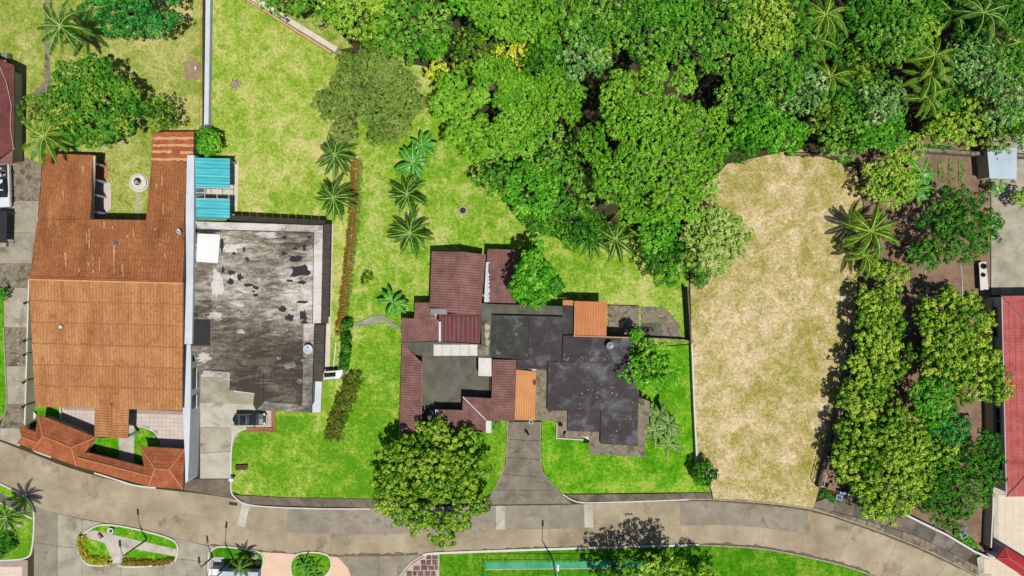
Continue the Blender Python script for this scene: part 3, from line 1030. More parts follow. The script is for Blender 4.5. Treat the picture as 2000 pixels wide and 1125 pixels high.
MB().tube([lerp(W(57, 545.5, ZR + .06), W(358, 553.5, ZR + .06), k / 24) for k in range(25)], .14, 6).build('ridge_cap', 'roof_mortar', hw)
MB().tube([lerp(W(60, 541.5, ZR + .02), W(357, 549.5, ZR + .02), k / 24) for k in range(25)], .09, 6).build('ridge_cap', 'roof_brick', hw)
# pale repair streaks on the north slope
for i in range(46):
    px, py = rr.uniform(75, 352), rr.uniform(320, 530)
    if 170 < px < 300 and py < 432:
        continue
    ln = rr.uniform(4, 20) if rr.random() < .7 else rr.uniform(20, 40)
    w = rr.uniform(.8, 1.8)
    z = zn(py) + .07
    pts = [(px - w, py), (px + w * .6, py + rr.uniform(-1, 1)), (px + w * .7, py + ln), (px - w * .6, py + ln)]
    MB().prism([W(a, b2, zn(b2) + .075) for a, b2 in pts], [zn(b2) for a, b2 in pts]).build('repair_streak', 'roof_mortar', hw)
# walls
walls_of(hw, [(90, 306), (150, 307), (150, 440), (360, 445), (352, 552), (66, 545), (73, 430)], 3.2)
walls_of(hw, [(300, 318), (360, 318), (355, 440), (292, 440)], 3.1)
walls_of(hw, [(303, 264), (374, 263), (372, 314), (301, 316)], 2.7)
walls_of(hw, [(64, 556), (350, 560), (348, 788), (76, 782)], 3.7)
# court side: fascia, columns, terrace
MB().prism(PX([(182.5, 304), (185.5, 304), (180.5, 427), (176, 427)], 3.32), 3.05).build('gutter', 'cream_paint', hw)
for py in (318, 350, 380, 413):
    p = W(183, py, 3.1)
    MB().box(p.x - .12, p.y, 1.55, .26, .26, 3.0).build('column', 'white_paint', hw)
struct(slab('terrace', [(180, 350), (199, 350), (217, 359), (217, 407), (206, 416), (180, 416)], .16, -.05, 'tile_pink'))
struct(slab('terrace', [(180, 313), (210, 313), (210, 350), (180, 349.6)], .15, -.05, 'tile_terracotta'))
struct(slab('terrace', [(170, 416.5), (206, 416.5), (206, 440), (170, 440)], .14, -.05, 'tile_pink'))
# porch roof over the front door
pr = [W(185, 797, 3.5), W(252, 799, 3.5), W(250, 855, 3.1), W(185, 853, 3.1)]
rt, rb = W(217, 790, 4.2), W(217, 855, 3.9)
ribs('porch_roof', [W(185, 853, 3.2), W(185, 793, 3.2), rt, rb], hw, 'roof_tan', .34, .06, .7, .04)
ribs('porch_roof', [W(252, 797, 3.2), W(250, 855, 3.2), rb, rt], hw, 'roof_tan', .34, .06, .7, .04)
caps(hw, 'roof_dirt', [(rt, rb + Vector((0, 0, .03)))], .1)
for px, py in ((188, 850), (248, 852)):
    p = W(px, py, 3.0)
    MB().box(p.x, p.y, 1.5, .3, .3, 3.0).build('column', 'white_paint', hw)
# little roof fixtures
o = MB().prism(PX([(219, 473), (227, 473), (227, 479), (219, 479)], zn(476) + .25), zn(476) - .05).build('skylight', 'metal_grey', hw)
MB().prism(PX([(221, 474.5), (225.5, 474.5), (225.5, 477.5), (221, 477.5)], zn(476) + .256), zn(476) + .2).build('pane', 'solar_blue', o)
p = W(120, 638, 5.0)
MB().tube([(p.x, p.y, 4.4), (p.x, p.y, 5.25)], .13, 8).build('vent_pipe', 'cream_paint', hw)
MB().lathe([(.28, 5.2), (.2, 5.32), (0, 5.36)], p.x, p.y, 10).build('vent_cap', 'cream_paint', hw)


def dish(px, py, z, r, label, tilt=(0.5, -0.5, 1.0), m='dish_white'):
    p = W(px, py, z)
    t = thing('satellite_dish', label, 'satellite dish', (p.x, p.y, z - r))
    ax = Vector(tilt).normalized()
    q = ax.to_track_quat('Z', 'Y')
    mb = MB()
    prof = [(0.001, 0), (r * .4, r * .05), (r * .75, r * .17), (r, r * .32), (r * .98, r * .35), (r * .72, r * .2), (r * .35, r * .08), (0.001, r * .04)]
    seg = 20
    vs = [Vector(p) + q @ Vector((a * math.cos(2 * math.pi * k / seg), a * math.sin(2 * math.pi * k / seg), b2)) for a, b2 in prof for k in range(seg)]
    fs = [(i * seg + k, i * seg + (k + 1) % seg, (i + 1) * seg + (k + 1) % seg, (i + 1) * seg + k) for i in range(len(prof) - 1) for k in range(seg)]
    mb.add(vs, fs).build('reflector', m, t, True)
    foc = Vector(p) + ax * r * 1.0
    MB().tube([Vector(p) + q @ Vector((r * .8, 0, r * .2)), foc], .03, 5).build('arm', 'metal_grey', t)
    MB().tube([foc - ax * .07, foc + ax * .07], .07, 8).build('receiver', 'dish_white', t)
    MB().tube([(p.x, p.y, z - r - .15), (p.x, p.y, z + .02)], .05, 8).build('mast', 'metal_grey', t)
    return t


dish(351, 452, 4.9, .42, 'small white satellite dish on the brown tiled roof beside the white wall', (-.5, -.3, 1))

# white party wall with window openings in its east face
pw = thing('party_wall', 'long white painted wall between brown roof and stained grey roof', 'wall', W(385, 640))
ZW = 3.0
left = [(365.5, 303, 3.7), (362, 425, 4.1), (359, 553, 4.2), (357.5, 672, 4.0)]
right = [(379, 303, 3.7), (379, 425, 4.1), (377, 553, 4.2), (375, 672, 4.0)]
MB().prism([W(*p) for p in left + right[::-1]], 0).build('wall', 'white_paint', pw)
left = [(356, 672.6), (359, 690), (357, 800), (361, 890), (362, 944)]
right = [(372, 672.6), (373, 690), (372, 800), (369, 890), (367, 938)]
MB().prism(PX(left + right[::-1], ZW), 0).build('wall', 'white_paint', pw)
for y0, y1 in ((683, 707), (722, 762), (775, 800)):
    a, b2 = W(373.4, y0, ZW), W(372.6, y1, ZW)
    MB().prism([Vector((a.x - .05, a.y, 2.6)), Vector((a.x + .03, a.y, 2.6)), Vector((b2.x + .03, b2.y, 2.6)), Vector((b2.x - .05, b2.y, 2.6))], 1.5).build('window', 'glass_dark', pw)
    MB().prism([Vector((a.x - .05, a.y + .08, 1.5)), Vector((a.x + .12, a.y + .08, 1.5)), Vector((b2.x + .12, b2.y - .08, 1.5)), Vector((b2.x - .05, b2.y - .08, 1.5))], 1.4).build('sill', 'white_paint', pw)
q = thing('awning', 'small teal corrugated awning on the white party wall', 'awning', W(384, 685, 2.2))
ribs('sheet', [W(391, 676, 2.5), W(391, 695, 2.5), W(374, 693, 2.75), W(374, 676, 2.75)], q, 'teal_dark', .35, .05)
for yy in (678, 692):
    a, b2 = W(373, yy, 2.6), W(389, yy, 2.42)
    MB().tube([a, b2], .03, 5).build('bracket', 'metal_grey', q)

# street wall with brick-red tiled coping roofs
gw = thing('gatehouse', 'low street wall with brick red tiled hip roofs along the road', 'wall', W(200, 890))
ZE, ZG = 2.4, 3.2


def hip(parent, corners, r0, r1, m, capm, ze, zr, pitch=.3, course=0.55):
    """corners tl,tr,br,bl (photo px) and ridge ends"""
    tl, tr_, br, bl = PX(corners, ze)
    a, b2 = W(r0[0], r0[1], zr), W(r1[0], r1[1], zr)
    ribs('roof_slope', [tl, tr_, b2, a], parent, m, pitch, .055, course, .035)
    ribs('roof_slope', [br, bl, a, b2], parent, m, pitch, .055, course, .035)
    ribs('roof_slope', [bl, tl, a], parent, m, pitch, .055, course, .035)
    ribs('roof_slope', [tr_, br, b2], parent, m, pitch, .055, course, .035)
    caps(parent, capm, [(a, b2), (a, tl), (a, bl), (b2, tr_), (b2, br)], .12)


def gable(parent, tl, tr_, br, bl, r0, r1, m, capm, ze, zr, pitch=.3, course=0.55):
    tl, tr_, br, bl = PX((tl, tr_, br, bl), ze)
    a, b2 = W(r0[0], r0[1], zr), W(r1[0], r1[1], zr)
    ribs('roof_slope', [tl, tr_, b2, a], parent, m, pitch, .055, course, .035)
    ribs('roof_slope', [br, bl, a, b2], parent, m, pitch, .055, course, .035)
    caps(parent, capm, [(a, b2)], .12)


mat('roof_brick_cap', [c(202, 124, 78), c(222, 148, 100)], 2, .88, .1)
hip(gw, [(75, 809), (187, 854), (149, 910), (64, 879)], (84, 852), (140, 874), 'roof_brick', 'roof_brick_cap', ZE, 3.5)
gable(gw, (38, 832), (76, 846), (70, 880), (33, 865), (42, 853), (84, 868), 'roof_brick', 'roof_brick_cap', 2.25, 2.75)
gable(gw, (172, 884), (284, 912), (296, 951), (146, 909), (150, 893), (296, 931), 'roof_brick', 'roof_brick_cap', 2.25, 2.85)
hip(gw, [(274, 872), (361, 877), (357, 955), (290, 950)], (303, 915), (331, 917), 'roof_brick', 'roof_brick_cap', ZE, 3.5)
slab('wall', [(81, 818), (177, 856), (147, 903), (72, 876)], 2.25, 0, 'cream_paint', gw)
slab('wall', [(42, 842), (74, 852), (70, 872), (40, 862)], 2.1, 0, 'cream_paint', gw)
slab('wall', [(165, 891), (284, 921), (284, 940), (158, 905)], 2.1, 0, 'cream_paint', gw)
slab('wall', [(280, 878), (355, 883), (352, 948), (285, 943)], 2.25, 0, 'cream_paint', gw)
for a in ([(66, 880), (80, 886), (100, 893)], [(184, 924), (220, 935), (262, 948), (304, 953)]):
    struct(wall('kerb', smooth_px(a, 4), .22, .15, 'kerb_white', zb=-.05))
# front court paving
def inside(pt, poly):
    x, y, r_ = pt[0], pt[1], False
    for (x0, y0), (x1, y1) in zip(poly, poly[1:] + poly[:1]):
        if (y0 > y) != (y1 > y) and x < (x1 - x0) * (y - y0) / (y1 - y0) + x0:
            r_ = not r_
    return r_


def tile_floor(name, poly, z, m, mbase, size, gap=.5, skew=0.0):
    base = struct(slab(name, poly, z, -.05, mbase))
    x0, x1 = min(p[0] for p in poly), max(p[0] for p in poly)
    y0, y1 = min(p[1] for p in poly), max(p[1] for p in poly)
    nx, ny = int((x1 - x0) / size) + 1, int((y1 - y0) / size) + 2
    for i in range(nx):
        for j in range(-2, ny):
            x, y = x0 + i * size, y0 + j * size + i * size * skew
            q = [(x + gap / 2, y + gap / 2), (x + size - gap / 2, y + gap / 2), (x + size - gap / 2, y + size - gap / 2), (x + gap / 2, y + size - gap / 2)]
            if all(inside(p, poly) for p in q):
                slab('tile', q, z + .008 + rr.uniform(0, .003), z - .01, m, base)
    return base


mat('tile_joint', [c(176, 156, 150), c(190, 172, 164)], 1, .9, .05)
tile_floor('patio', [(117, 793), (186, 795), (186, 866), (117, 838)], .12, 'tile_pink', 'tile_joint', 7.6, skew=.02)
tile_floor('patio', [(252, 799), (372, 804), (368, 886), (316, 884), (312, 862), (300, 845), (280, 836), (262, 834), (252, 834)], .12, 'tile_pink', 'tile_joint', 8.0, skew=.03)
struct(slab('garden_path', [(232, 834), (262, 834), (262, 907), (232, 901)], .115, -.05, 'concrete_light'))
struct(slab('lawn_court', [(262, 835), (280, 837), (299, 846), (311, 863), (315, 884), (262, 906)], .10, -.05, GR['lawn_lush']))
struct(slab('lawn_court', [(186, 855), (232, 855), (232, 901), (186, 888)], .10, -.05, GR['lawn_lush']))
struct(slab('lawn_court', [(60, 546), (90, 546), (100, 793), (117, 793), (117, 838), (60, 822)], .08, -.05, GR['lawn_lush']))
kerb([(253, 834), (262, 833), (280, 835), (301, 844), (313, 861), (318, 884)], 'kerb_white', .16, .16)
wall('garden_wall', [(117, 794), (117, 836)], .18, .5, 'kerb_white', 'short white wall edging the front patio of the brown roofed house')
# boundary wall with lamp posts along the service drive
bw = thing('boundary_wall', 'thin cream wall with lamp posts beside the western service drive', 'wall', W(58, 690))
strip(MB(), PX([(56, 546), (52, 690), (48, 830)], 1.9), .2, 0).build('wall', 'cream_paint', bw)
for py in (592, 666, 693, 746, 794):
    p = W(54 - (py - 592) * .02, py, 1.9)
    MB().box(p.x, p.y, 1.05, .4, .4, 2.1).build('pillar', 'cream_paint', bw)
    MB().lathe([(.05, 2.1), (.05, 2.3), (.19, 2.36), (.2, 2.5), (.1, 2.66), (0, 2.7)], p.x, p.y, 10).build('lantern', 'metal_dark', bw)
for py in (668, 718, 812):
    p = W(63, py, .5)
    mbp = MB().lathe([(.35, .05), (.5, .35), (.52, .45), (.42, .45), (.38, .36), (0, .36)], p.x, p.y, 14)
    tag(mbp.build('planter', 'kerb_white'), 'small round white planter between cream wall and brown roof', 'planter', 'planters along the cream wall')

# ------------------------------------------------------------------ stained grey flat-roofed house
hg = thing('house', 'flat roofed house with stained grey concrete roof and tar patches', 'house', W(505, 620))
ZF = 3.6
main = [(379, 432), (631, 440), (627, 631), (614, 632), (609, 806), (500, 801), (494, 790), (497, 768), (448, 762), (449, 740), (391, 737), (374, 680), (375, 560)]
slab('roof', main, ZF, ZF - .22, 'roof_stained', hg)
edge = lambda pts: slab('roof_border', pts, ZF + .05, ZF - .05, 'roof_stained_edge', hg)
edge([(380, 432.6), (630.5, 440.4), (612, 453.5), (392, 447)])
edge([(630.4, 441), (626.5, 630.5), (610, 630.5), (612, 454)])
edge([(613.4, 632.5), (608.5, 805.6), (590, 792), (591, 632.5)])
edge([(608, 805.8), (501, 800.6), (517, 784), (589.6, 792.4)])
edge([(391.4, 736.6), (448.5, 739.5), (448.5, 727), (399, 723)])
for a, b2 in (((385, 448), (613, 454)), ((612.5, 454), (610.5, 632)), ((592, 634), (590, 780)), ((399, 722.5), (513, 727)), ((515, 727), (513.5, 784))):
    strip(MB(), PX([a, b2], ZF + .075), .08, ZF - .02).build('roof_joint', 'tar_black', hg)
# black tar repairs
for cx, cy, rx, ry in ((585, 530, 21, 11), (590, 552, 9, 4), (566, 548, 7, 3), (577, 505, 14, 6), (452, 532, 8, 5), (468, 541, 6, 8), (450, 550, 6, 6), (486, 557, 12, 3), (500, 562, 7, 4), (552, 604, 7, 7), (566, 620, 8, 6), (592, 616, 7, 10), (594, 630, 6, 5), (483, 507, 4, 4), (457, 495, 4, 3), (477, 488, 2.5, 6), (555, 464, 5, 4), (604, 464, 5, 2.5), (595, 482, 3, 7), (577, 486, 5, 3), (555, 495, 6, 3.5), (590, 590, 12, 2.5), (500, 576, 6, 2.5), (495, 569, 3, 2.5), (433, 478, 4, 14), (435, 527, 3, 8), (405, 452, 22, 5), (381, 450, 4, 6), (608, 640, 5, 6), (381, 616, 7, 4)):
    pts = blob(16, cx, cy, rx, ry, rr, .38)
    MB().prism(PX(pts, ZF + .012), ZF - .01).build('tar_patch', 'tar_black', hg)
slab('tar_patch', [(373.5, 623), (411, 624), (410.5, 675), (374, 675)], ZF + .015, ZF - .01, 'tar_black', hg)
for cx, cy, rx, ry in ((424, 555, 10, 26), (420, 617, 13, 8), (450, 484, 16, 8), (566, 713, 12, 7), (512, 748, 26, 1), (470, 648, 8, 4), (545, 700, 5, 3), (520, 460, 20, 6), (590, 745, 9, 5), (400, 700, 14, 9)):
    MB().prism(PX(blob(18, cx, cy, rx, ry, rr, .4), ZF + .008), ZF - .01).build('pale_patch', 'roof_stained_edge', hg)
sk = slab('roof_hatch', [(386, 456), (430, 458), (425.5, 514), (383, 511)], ZF + .25, ZF, 'white_bright', hg)
# pent roof of dark slates
for i in range(12):
    x0, x1 = 448 + i * 15.6, 448 + (i + 1) * 15.6 - .5
    t = lambda x: 420 + (x - 448) * .053
    MB().prism([W(x0, t(x0), 2.75), W(x1, t(x1), 2.75), W(x1, t(x1) + 10, 3.15), W(x0, t(x0) + 10, 3.15)], [2.68, 2.68, 3.05, 3.05]).build('slate_row', 'roof_slate', hg)
for i in range(12):
    y0, y1 = 438 + i * 16.2, 438 + (i + 1) * 16.2 - .5
    xx = lambda y: 645.5 - (y - 438) * .021
    MB().prism([W(xx(y0) - 16, y0, 3.15), W(xx(y0), y0, 2.75), W(xx(y1), y1, 2.75), W(xx(y1) - 16, y1, 3.15)], [3.05, 2.68, 2.68, 3.05]).build('slate_row', 'roof_slate', hg)
for i in range(6):
    y0, y1 = 634 + i * 18.6, 634 + (i + 1) * 18.6 - .5
    xx = lambda y: 634 - (y - 634) * .03
    MB().prism([W(xx(y0) - 21, y0, 3.15), W(xx(y0), y0, 2.75), W(xx(y1), y1, 2.75), W(xx(y1) - 21, y1, 3.15)], [3.05, 2.68, 2.68, 3.05]).build('slate_row', 'roof_slate', hg)
walls_of(hg, [(385, 440), (622, 447), (616, 628), (606, 630), (601, 796), (506, 792), (506, 770), (456, 765), (455, 744), (398, 730), (384, 670)], 3.35)
struct(slab('walkway', [(645, 437), (651, 437), (646, 640), (643, 736), (630, 736)], .14, -.05, 'cream_paint'))
struct(slab('terrace', [(612, 744), (629, 742), (626, 805), (609, 806)], .5, -.05, 'white_paint'))
gate = thing('side_gate', 'white gate wall with dark opening beside the slate roof', 'gate', W(650, 733))
strip(MB(), PX([(630, 739.5), (662, 737)], 1.6), .3, 0).build('wall', 'white_paint', gate)
strip(MB(), PX([(632, 727), (661, 725)], 1.6), .2, 0).build('lintel', 'white_paint', gate)
MB().prism(PX([(656, 724), (670, 722), (668, 732), (661, 740), (655, 739)], 1.9), 0).build('pillar', 'white_bright', gate)
dish(601, 682, ZF + .75, .62, 'pale blue satellite dish on the stained grey flat roof', (.35, .1, 1))
dish(592, 704, ZF + .3, .28, 'tiny grey satellite dish on the stained grey flat roof', (.2, .3, 1), 'metal_grey')
# turquoise canopy
cn = thing('canopy', 'turquoise sheet canopy with open white framed gap beside grey roof', 'canopy', W(415, 365))
for (y0, y1) in ((308, 329), (329.5, 347), (347.5, 366), (388, 407), (407.5, 425)):
    a = [W(378, y0, 3.45), W(449, y0 + 1.5, 3.1), W(448.5, y1 + 1.2, 3.1), W(377.5, y1, 3.45)]
    ribs('sheet', [a[1], a[2], a[3], a[0]], cn, 'teal_sheet', .5, .025)
slab('sheet', [(377, 425.6), (446, 427), (440, 431), (378, 430)], 3.12, 3.05, mat('sheet_green', [c(104, 150, 96), c(132, 176, 120)], 1, .6, .05), cn)
for a, b2 in (((378, 366.5), (448, 367.5)), ((378, 376), (448, 377)), ((378, 387.5), (448, 388.5)), ((400, 366), (400, 388)), ((424, 367), (424, 389)), ((447, 367), (447, 389))):
    za = [3.45 - (q[0] - 378) / 70 * .35 for q in (a, b2)]
    MB().tube([W(a[0], a[1], za[0] - .03), W(b2[0], b2[1], za[1] - .03)], .045, 6).build('frame_bar', 'white_paint', cn)
for px, py in ((446, 313), (446, 420)):
    p = W(px, py, 3.0)
    MB().tube([(p.x, p.y, 0), (p.x, p.y, 3.05)], .07, 8).build('post', 'white_paint', cn)
struct(slab('terrace', [(380, 305), (466, 317), (464, 413), (380, 428)], .16, -.05, 'cream_paint'))
# brick-edged planter round the parking bay
be = thing('brick_edging', 'orange brick edging strip in an angle round the parking bay', 'edging', W(510, 840))
for k in range(14):
    x = 481 + k * 3.7
    for yy in (835.2, 842.0):
        slab('brick', [(x, yy), (x + 3.4, yy + .1), (x + 3.4, yy + 2.3), (x, yy + 2.2)], .30, 0, 'brick_edge', be)
for k in range(11):
    yy = 801 + k * 4
    for x in (529.5, 535):
        slab('brick', [(x, yy), (x + 2, yy), (x + 2, yy + 3.7), (x, yy + 3.7)], .30, 0, 'brick_edge', be)
slab('soil_fill', [(481, 837.4), (533, 838.4), (533, 842), (481, 841.8)], .2, 0, 'soil', be)
slab('soil_fill', [(531.8, 801), (534.8, 801), (534.6, 837), (531.8, 837)], .2, 0, 'soil', be)

# ------------------------------------------------------------------ maroon and black roofed house (centre)
hc = thing('house', 'rambling house with maroon ribbed roofs and black flat roofs', 'house', W(1020, 690))
ce = 'roof_maroon_edge'
# main maroon gable
a0, a1 = W(903, 492, 4.3), W(899, 613, 4.3)
ribs('roof_slope', [W(839, 606, 3.3), W(843, 491, 3.3), a0, a1], hc, 'roof_maroon', .34, .055)
ribs('roof_slope', [W(949, 497, 3.5), W(939, 613, 3.5), a1, a0], hc, 'roof_maroon', .34, .055)
caps(hc, ce, [(a0, a1)], .07)
slab('roof_patch', [(841, 602.5), (873, 603), (873, 614), (840, 613.5)], 3.95, 3.7, mat('sheet_grey', [c(128, 126, 122), c(160, 158, 154)], 1, .6, .1), hc)
walls_of(hc, [(850, 500), (942, 505), (933, 606), (846, 600)], 3.15, 'cream_paint')
# north east annexe
ribs('roof_slope', [W(952, 486, 3.1), W(1008, 488, 3.1), W(1008, 592, 3.7), W(946, 591, 3.7)], hc, 'roof_maroon', .34, .055)
pts = [(949.5, 512), (958, 512)] + [(952.5 + rr.choice((1, 2, 2, 3, 5)) * .9, 514 + k * 3 + rr.uniform(0, 2)) for k in range(25)] + [(953, 590), (945.5, 590)]
MB().prism([W(p[0], p[1], 3.1 + (p[1] - 486) / 105 * .6 + .05) for p in pts], [3.1 + (p[1] - 486) / 105 * .6 - .05 for p in pts]).build('flashing', 'white_paint', hc)
walls_of(hc, [(957, 494), (1002, 495), (1002, 590), (952, 590)], 2.95, 'cream_paint')
# stepped lean-to roofs on the west
ribs('roof_slope', [W(810, 591, 3.0), W(841, 591, 3.0), W(851, 622, 3.25), W(809, 622, 3.25)], hc, 'roof_maroon', .34, .055)
ribs('roof_slope', [W(784, 621, 2.8), W(857, 624, 2.8), W(857, 665, 3.15), W(784, 669, 3.15)], hc, 'roof_maroon', .34, .055)
walls_of(hc, [(815, 596), (852, 596), (852, 660), (790, 663), (790, 627), (815, 626)], 2.65, 'cream_paint')
slab('flashing', [(857, 628), (861, 628), (861, 667), (857, 667)], 3.2, 2.9, 'white_paint', hc)
slab('roof_deck', [(857, 614), (941, 611), (937, 671), (861, 668)], 2.75, 2.55, 'roof_wine', hc)
for x0, x1 in ((862, 884), (885, 902), (903, 920), (921, 936)):
    q = [W(x0, 618, 2.95), W(x1, 617, 2.95), W(x1, 667, 2.82), W(x0, 667, 2.82)]
    ribs('roof_sheet', [q[2], q[3], q[0], q[1]], hc, 'roof_wine', .55, .03)
# concrete gutters and flat strips round the court
slab('roof_border', [(786, 669.6), (848, 667), (940, 672.4), (940, 592), (962, 594), (1100, 598), (1100, 617), (960, 614.5), (959, 698), (826, 696), (810, 692)], 3.05, 2.85, 'concrete_dark', hc)
for k in range(6):
    x = 847 + k * 17.2
    slab('roof_panel', [(x, 673), (x + 16.6, 673.2), (x + 16.6, 695), (x, 694.6)], 3.09, 3.0, 'kerb_white' if k < 5 else 'weathered', hc)
slab('roof_panel', [(934.5, 698.5), (960, 699.5), (960, 735), (934.5, 734)], 2.9, .1, 'kerb_white', hc)
# black flat roofs
slab('flat_roof', [(960.5, 615), (1033, 617.5), (1031.5, 702), (958.5, 698)], 3.3, 3.0, 'roof_tar_green', hc)
slab('flat_roof', [(1033.6, 617.5), (1100, 618.5), (1099, 720), (1009, 720), (1009, 702), (1032, 702)], 3.32, 3.0, 'roof_tar', hc)
slab('flat_roof', [(1100, 597), (1124, 598), (1122, 655), (1100, 654)], 3.28, 3.0, 'roof_tar', hc)
slab('flat_roof', [(1100, 655.5), (1122, 655.5), (1237, 660.5), (1226, 709.5), (1098, 704.5)], 3.75, 3.0, 'roof_tar', hc)
slab('flat_roof', [(1070.5, 706), (1098, 706), (1225, 710), (1248.5, 766), (1246.5, 806), (1068.5, 800)], 3.5, 3.0, 'roof_tar', hc)
slab('flat_roof', [(1109, 801.6), (1174, 804), (1172.5, 842), (1108, 841)], 3.44, 3.0, 'roof_tar', hc)
slab('flat_roof', [(1174.6, 804), (1246.4, 806.4), (1244.5, 870.5), (1173, 866)], 3.46, 3.0, 'roof_tar', hc)
for a, b2 in (((961, 615.5), (1099, 619)), ((1098, 705.5), (1224, 710)), ((1070.5, 707), (1069, 800)), ((1174, 805), (1173, 865))):
    strip(MB(), PX([a, b2], 3.6), .12, 3.0).build('roof_kerb', 'tar_black', hc)
# pale eaves round the black roofs
slab('roof_border', [(1048, 722), (1070, 722), (1069, 801), (1108.5, 802), (1107.5, 841.5), (1100, 852), (1098, 824), (1046, 820)], 3.1, 2.9, 'weathered', hc)
slab('roof_border', [(1100.5, 841.6), (1172.5, 843), (1172.5, 866.6), (1244.5, 871.4), (1258, 873), (1263, 893), (1151, 887), (1151, 853), (1100.5, 852)], 3.1, 2.9, 'weathered', hc)
slab('roof_border', [(1246.8, 775), (1269, 784), (1268, 812), (1259, 872.6), (1245, 871)], 3.08, 2.9, 'weathered', hc)
slab('roof_border', [(1009, 703), (1070, 703), (1070, 721.6), (1009, 721.6)], 3.26, 2.9, 'roof_tar_green', hc)
walls_of(hc, [(965, 600), (1095, 603), (1095, 655), (1225, 665), (1240, 770), (1238, 866), (1155, 862), (1105, 836), (1075, 795), (1075, 725), (1040, 724), (1015, 690), (965, 690)], 2.95, 'cream_paint')
# leaf litter and grit lying on the black roofs
lm = MB()
for i in range(90):
    if rr.random() < .5:
        px, py, z = rr.uniform(1100, 1220), 705 - abs(rr.gauss(0, 5)), 3.76
        py = min(py, 703)
    else:
        px, py, z = rr.uniform(1120, 1240), rr.uniform(715, 860), 3.506
        if py > 800:
            px, z = rr.uniform(1178, 1240), 3.47
    p = W(px, py, z)
    r_ = rr.uniform(.04, .13)
    a = rr.uniform(0, 6)
    lm.prism([Vector((p.x + r_ * math.cos(a + k * 1.57) * (1 if k % 2 else .6), p.y + r_ * math.sin(a + k * 1.57), z + .02)) for k in range(4)], z)
o = lm.build('leaf_litter', mat('litter', [c(128, 88, 62), c(180, 160, 136), c(220, 214, 204)], 2.5, .9, 0), hc)
o['kind'] = 'stuff'
# orange roofs
ribs('roof_slope', [W(1184.5, 656, 3.7), W(1123, 654.5, 3.7), W(1124.5, 588, 3.95), W(1186, 590, 3.95)], hc, 'roof_orange', .36, .055)
ribs('roof_slope', [W(1121.5, 597, 3.35), W(1099, 596, 3.35), W(1099.5, 586, 3.45), W(1122.5, 587, 3.45)], hc, 'roof_orange', .36, .055)
caps(hc, 'roof_mortar', [(W(1123, 588, 3.95), W(1122, 655, 3.78)), (W(1120, 656, 3.8), W(1232, 659.5, 3.8))], .08)
walls_of(hc, [(1126, 594), (1180, 596), (1179, 654), (1126, 654)], 3.6, 'cream_paint')
ribs('roof_slope', [W(1046, 821, 2.9), W(1005, 820, 2.9), W(1008, 722, 3.05), W(1050, 726, 3.05)], hc, 'roof_orange_pale', .34, .055)
MB().prism(PX(blob(9, 1044, 747, 3.5, 6, rr, .15), 3.12), 2.9).build('rust_patch', mat('rust', [c(140, 60, 44), c(160, 74, 54)], 2, .9), hc)
for px, py in ((1009, 816), (1042, 817)):
    p = W(px, py, 2.8)
    MB().box(p.x, p.y, 1.4, .25, .25, 2.8).build('post', 'cream_paint', hc)
# maroon court roofs
ribs('roof_slope', [W(779.5, 850, 2.7), W(785, 670, 2.7), W(826, 712, 3.3), W(823, 838, 3.3)], hc, 'roof_maroon', .34, .055)
caps(hc, ce, [(W(785, 670, 2.75), W(824, 710, 3.32)), (W(825, 711, 3.32), W(822, 838, 3.32))], .08)
walls_of(hc, [(787, 690), (818, 716), (815, 832), (784, 842)], 2.5, 'cream_paint')
ribs('roof_slope', [W(963, 779, 2.8), W(964, 702, 2.8), W(1008, 703, 3.2), W(1004.5, 822, 3.2)], hc, 'roof_maroon', .34, .055)
caps(hc, ce, [(W(961, 778, 2.82), W(1004, 821.5, 3.22)), (W(963.5, 702, 2.86), W(961, 778, 2.86))], .07)
ribs('roof_slope', [W(904, 775, 2.8), W(960.5, 778, 2.8), W(1003.5, 822.5, 3.1), W(949, 820, 3.1)], hc, 'roof_maroon', .34, .055)
ribs('roof_slope', [W(903, 801, 2.7), W(904, 775.5, 2.7), W(949, 820.5, 3.1), W(948.5, 846, 3.1)], hc, 'roof_maroon', .34, .055)
caps(hc, 'white_paint', [(W(904, 775, 2.86), W(949, 820, 3.14))], .08)
ribs('roof_slope', [W(851, 800, 2.7), W(903, 801, 2.7), W(948, 845, 3.05), W(876, 838, 3.05)], hc, 'roof_maroon', .34, .055)
ribs('roof_slope', [W(851, 832, 2.7), W(851, 800, 2.7), W(876, 823, 2.95), W(876, 838, 2.95)], hc, 'roof_maroon', .34, .055)
caps(hc, 'white_paint', [(W(852, 800, 2.8), W(877, 824, 3.05)), (W(851, 800, 2.76), W(851, 832, 2.76))], .07)
caps(hc, ce, [(W(904, 801, 2.8), W(947, 845, 3.1))], .06)
slab('roof_panel', [(949, 821), (960, 822), (959, 846), (949, 845)], 3.0, 0, 'kerb_white', hc)
walls_of(hc, [(970, 710), (1003, 710), (1000, 812), (968, 782)], 2.6, 'cream_paint')
walls_of(hc, [(912, 784), (958, 784), (985, 812), (945, 815), (943, 838), (880, 830), (860, 810), (905, 808)], 2.5, 'cream_paint')
struct(slab('courtyard', [(820, 690), (975, 690), (975, 790), (930, 790), (930, 815), (880, 815), (880, 860), (820, 860)], .5, -.05, 'concrete_dark'))
slab('pale_streak', smooth_px([(884, 699), (892, 720), (886, 745), (872, 765), (852, 785), (838, 800), (844, 806), (862, 790), (884, 772), (897, 748), (901, 722), (894, 699)], 3), .506, .45, mat('court_pale', [c(104, 104, 94), c(128, 128, 118)], .8, .9, .2, fine_amt=.35), bpy.data.objects['courtyard'])
for k in range(4):
    slab('worn_patch', blob(12, 950 + rr.uniform(-2, 2), 640 + k * 15, 5, 8, rr, .35), 3.066, 3.0, 'concrete', hc)
dish(1191, 674, 4.45, .55, 'grey satellite dish on the black flat roof by the orange roof', (.3, -.35, 1), 'metal_grey')
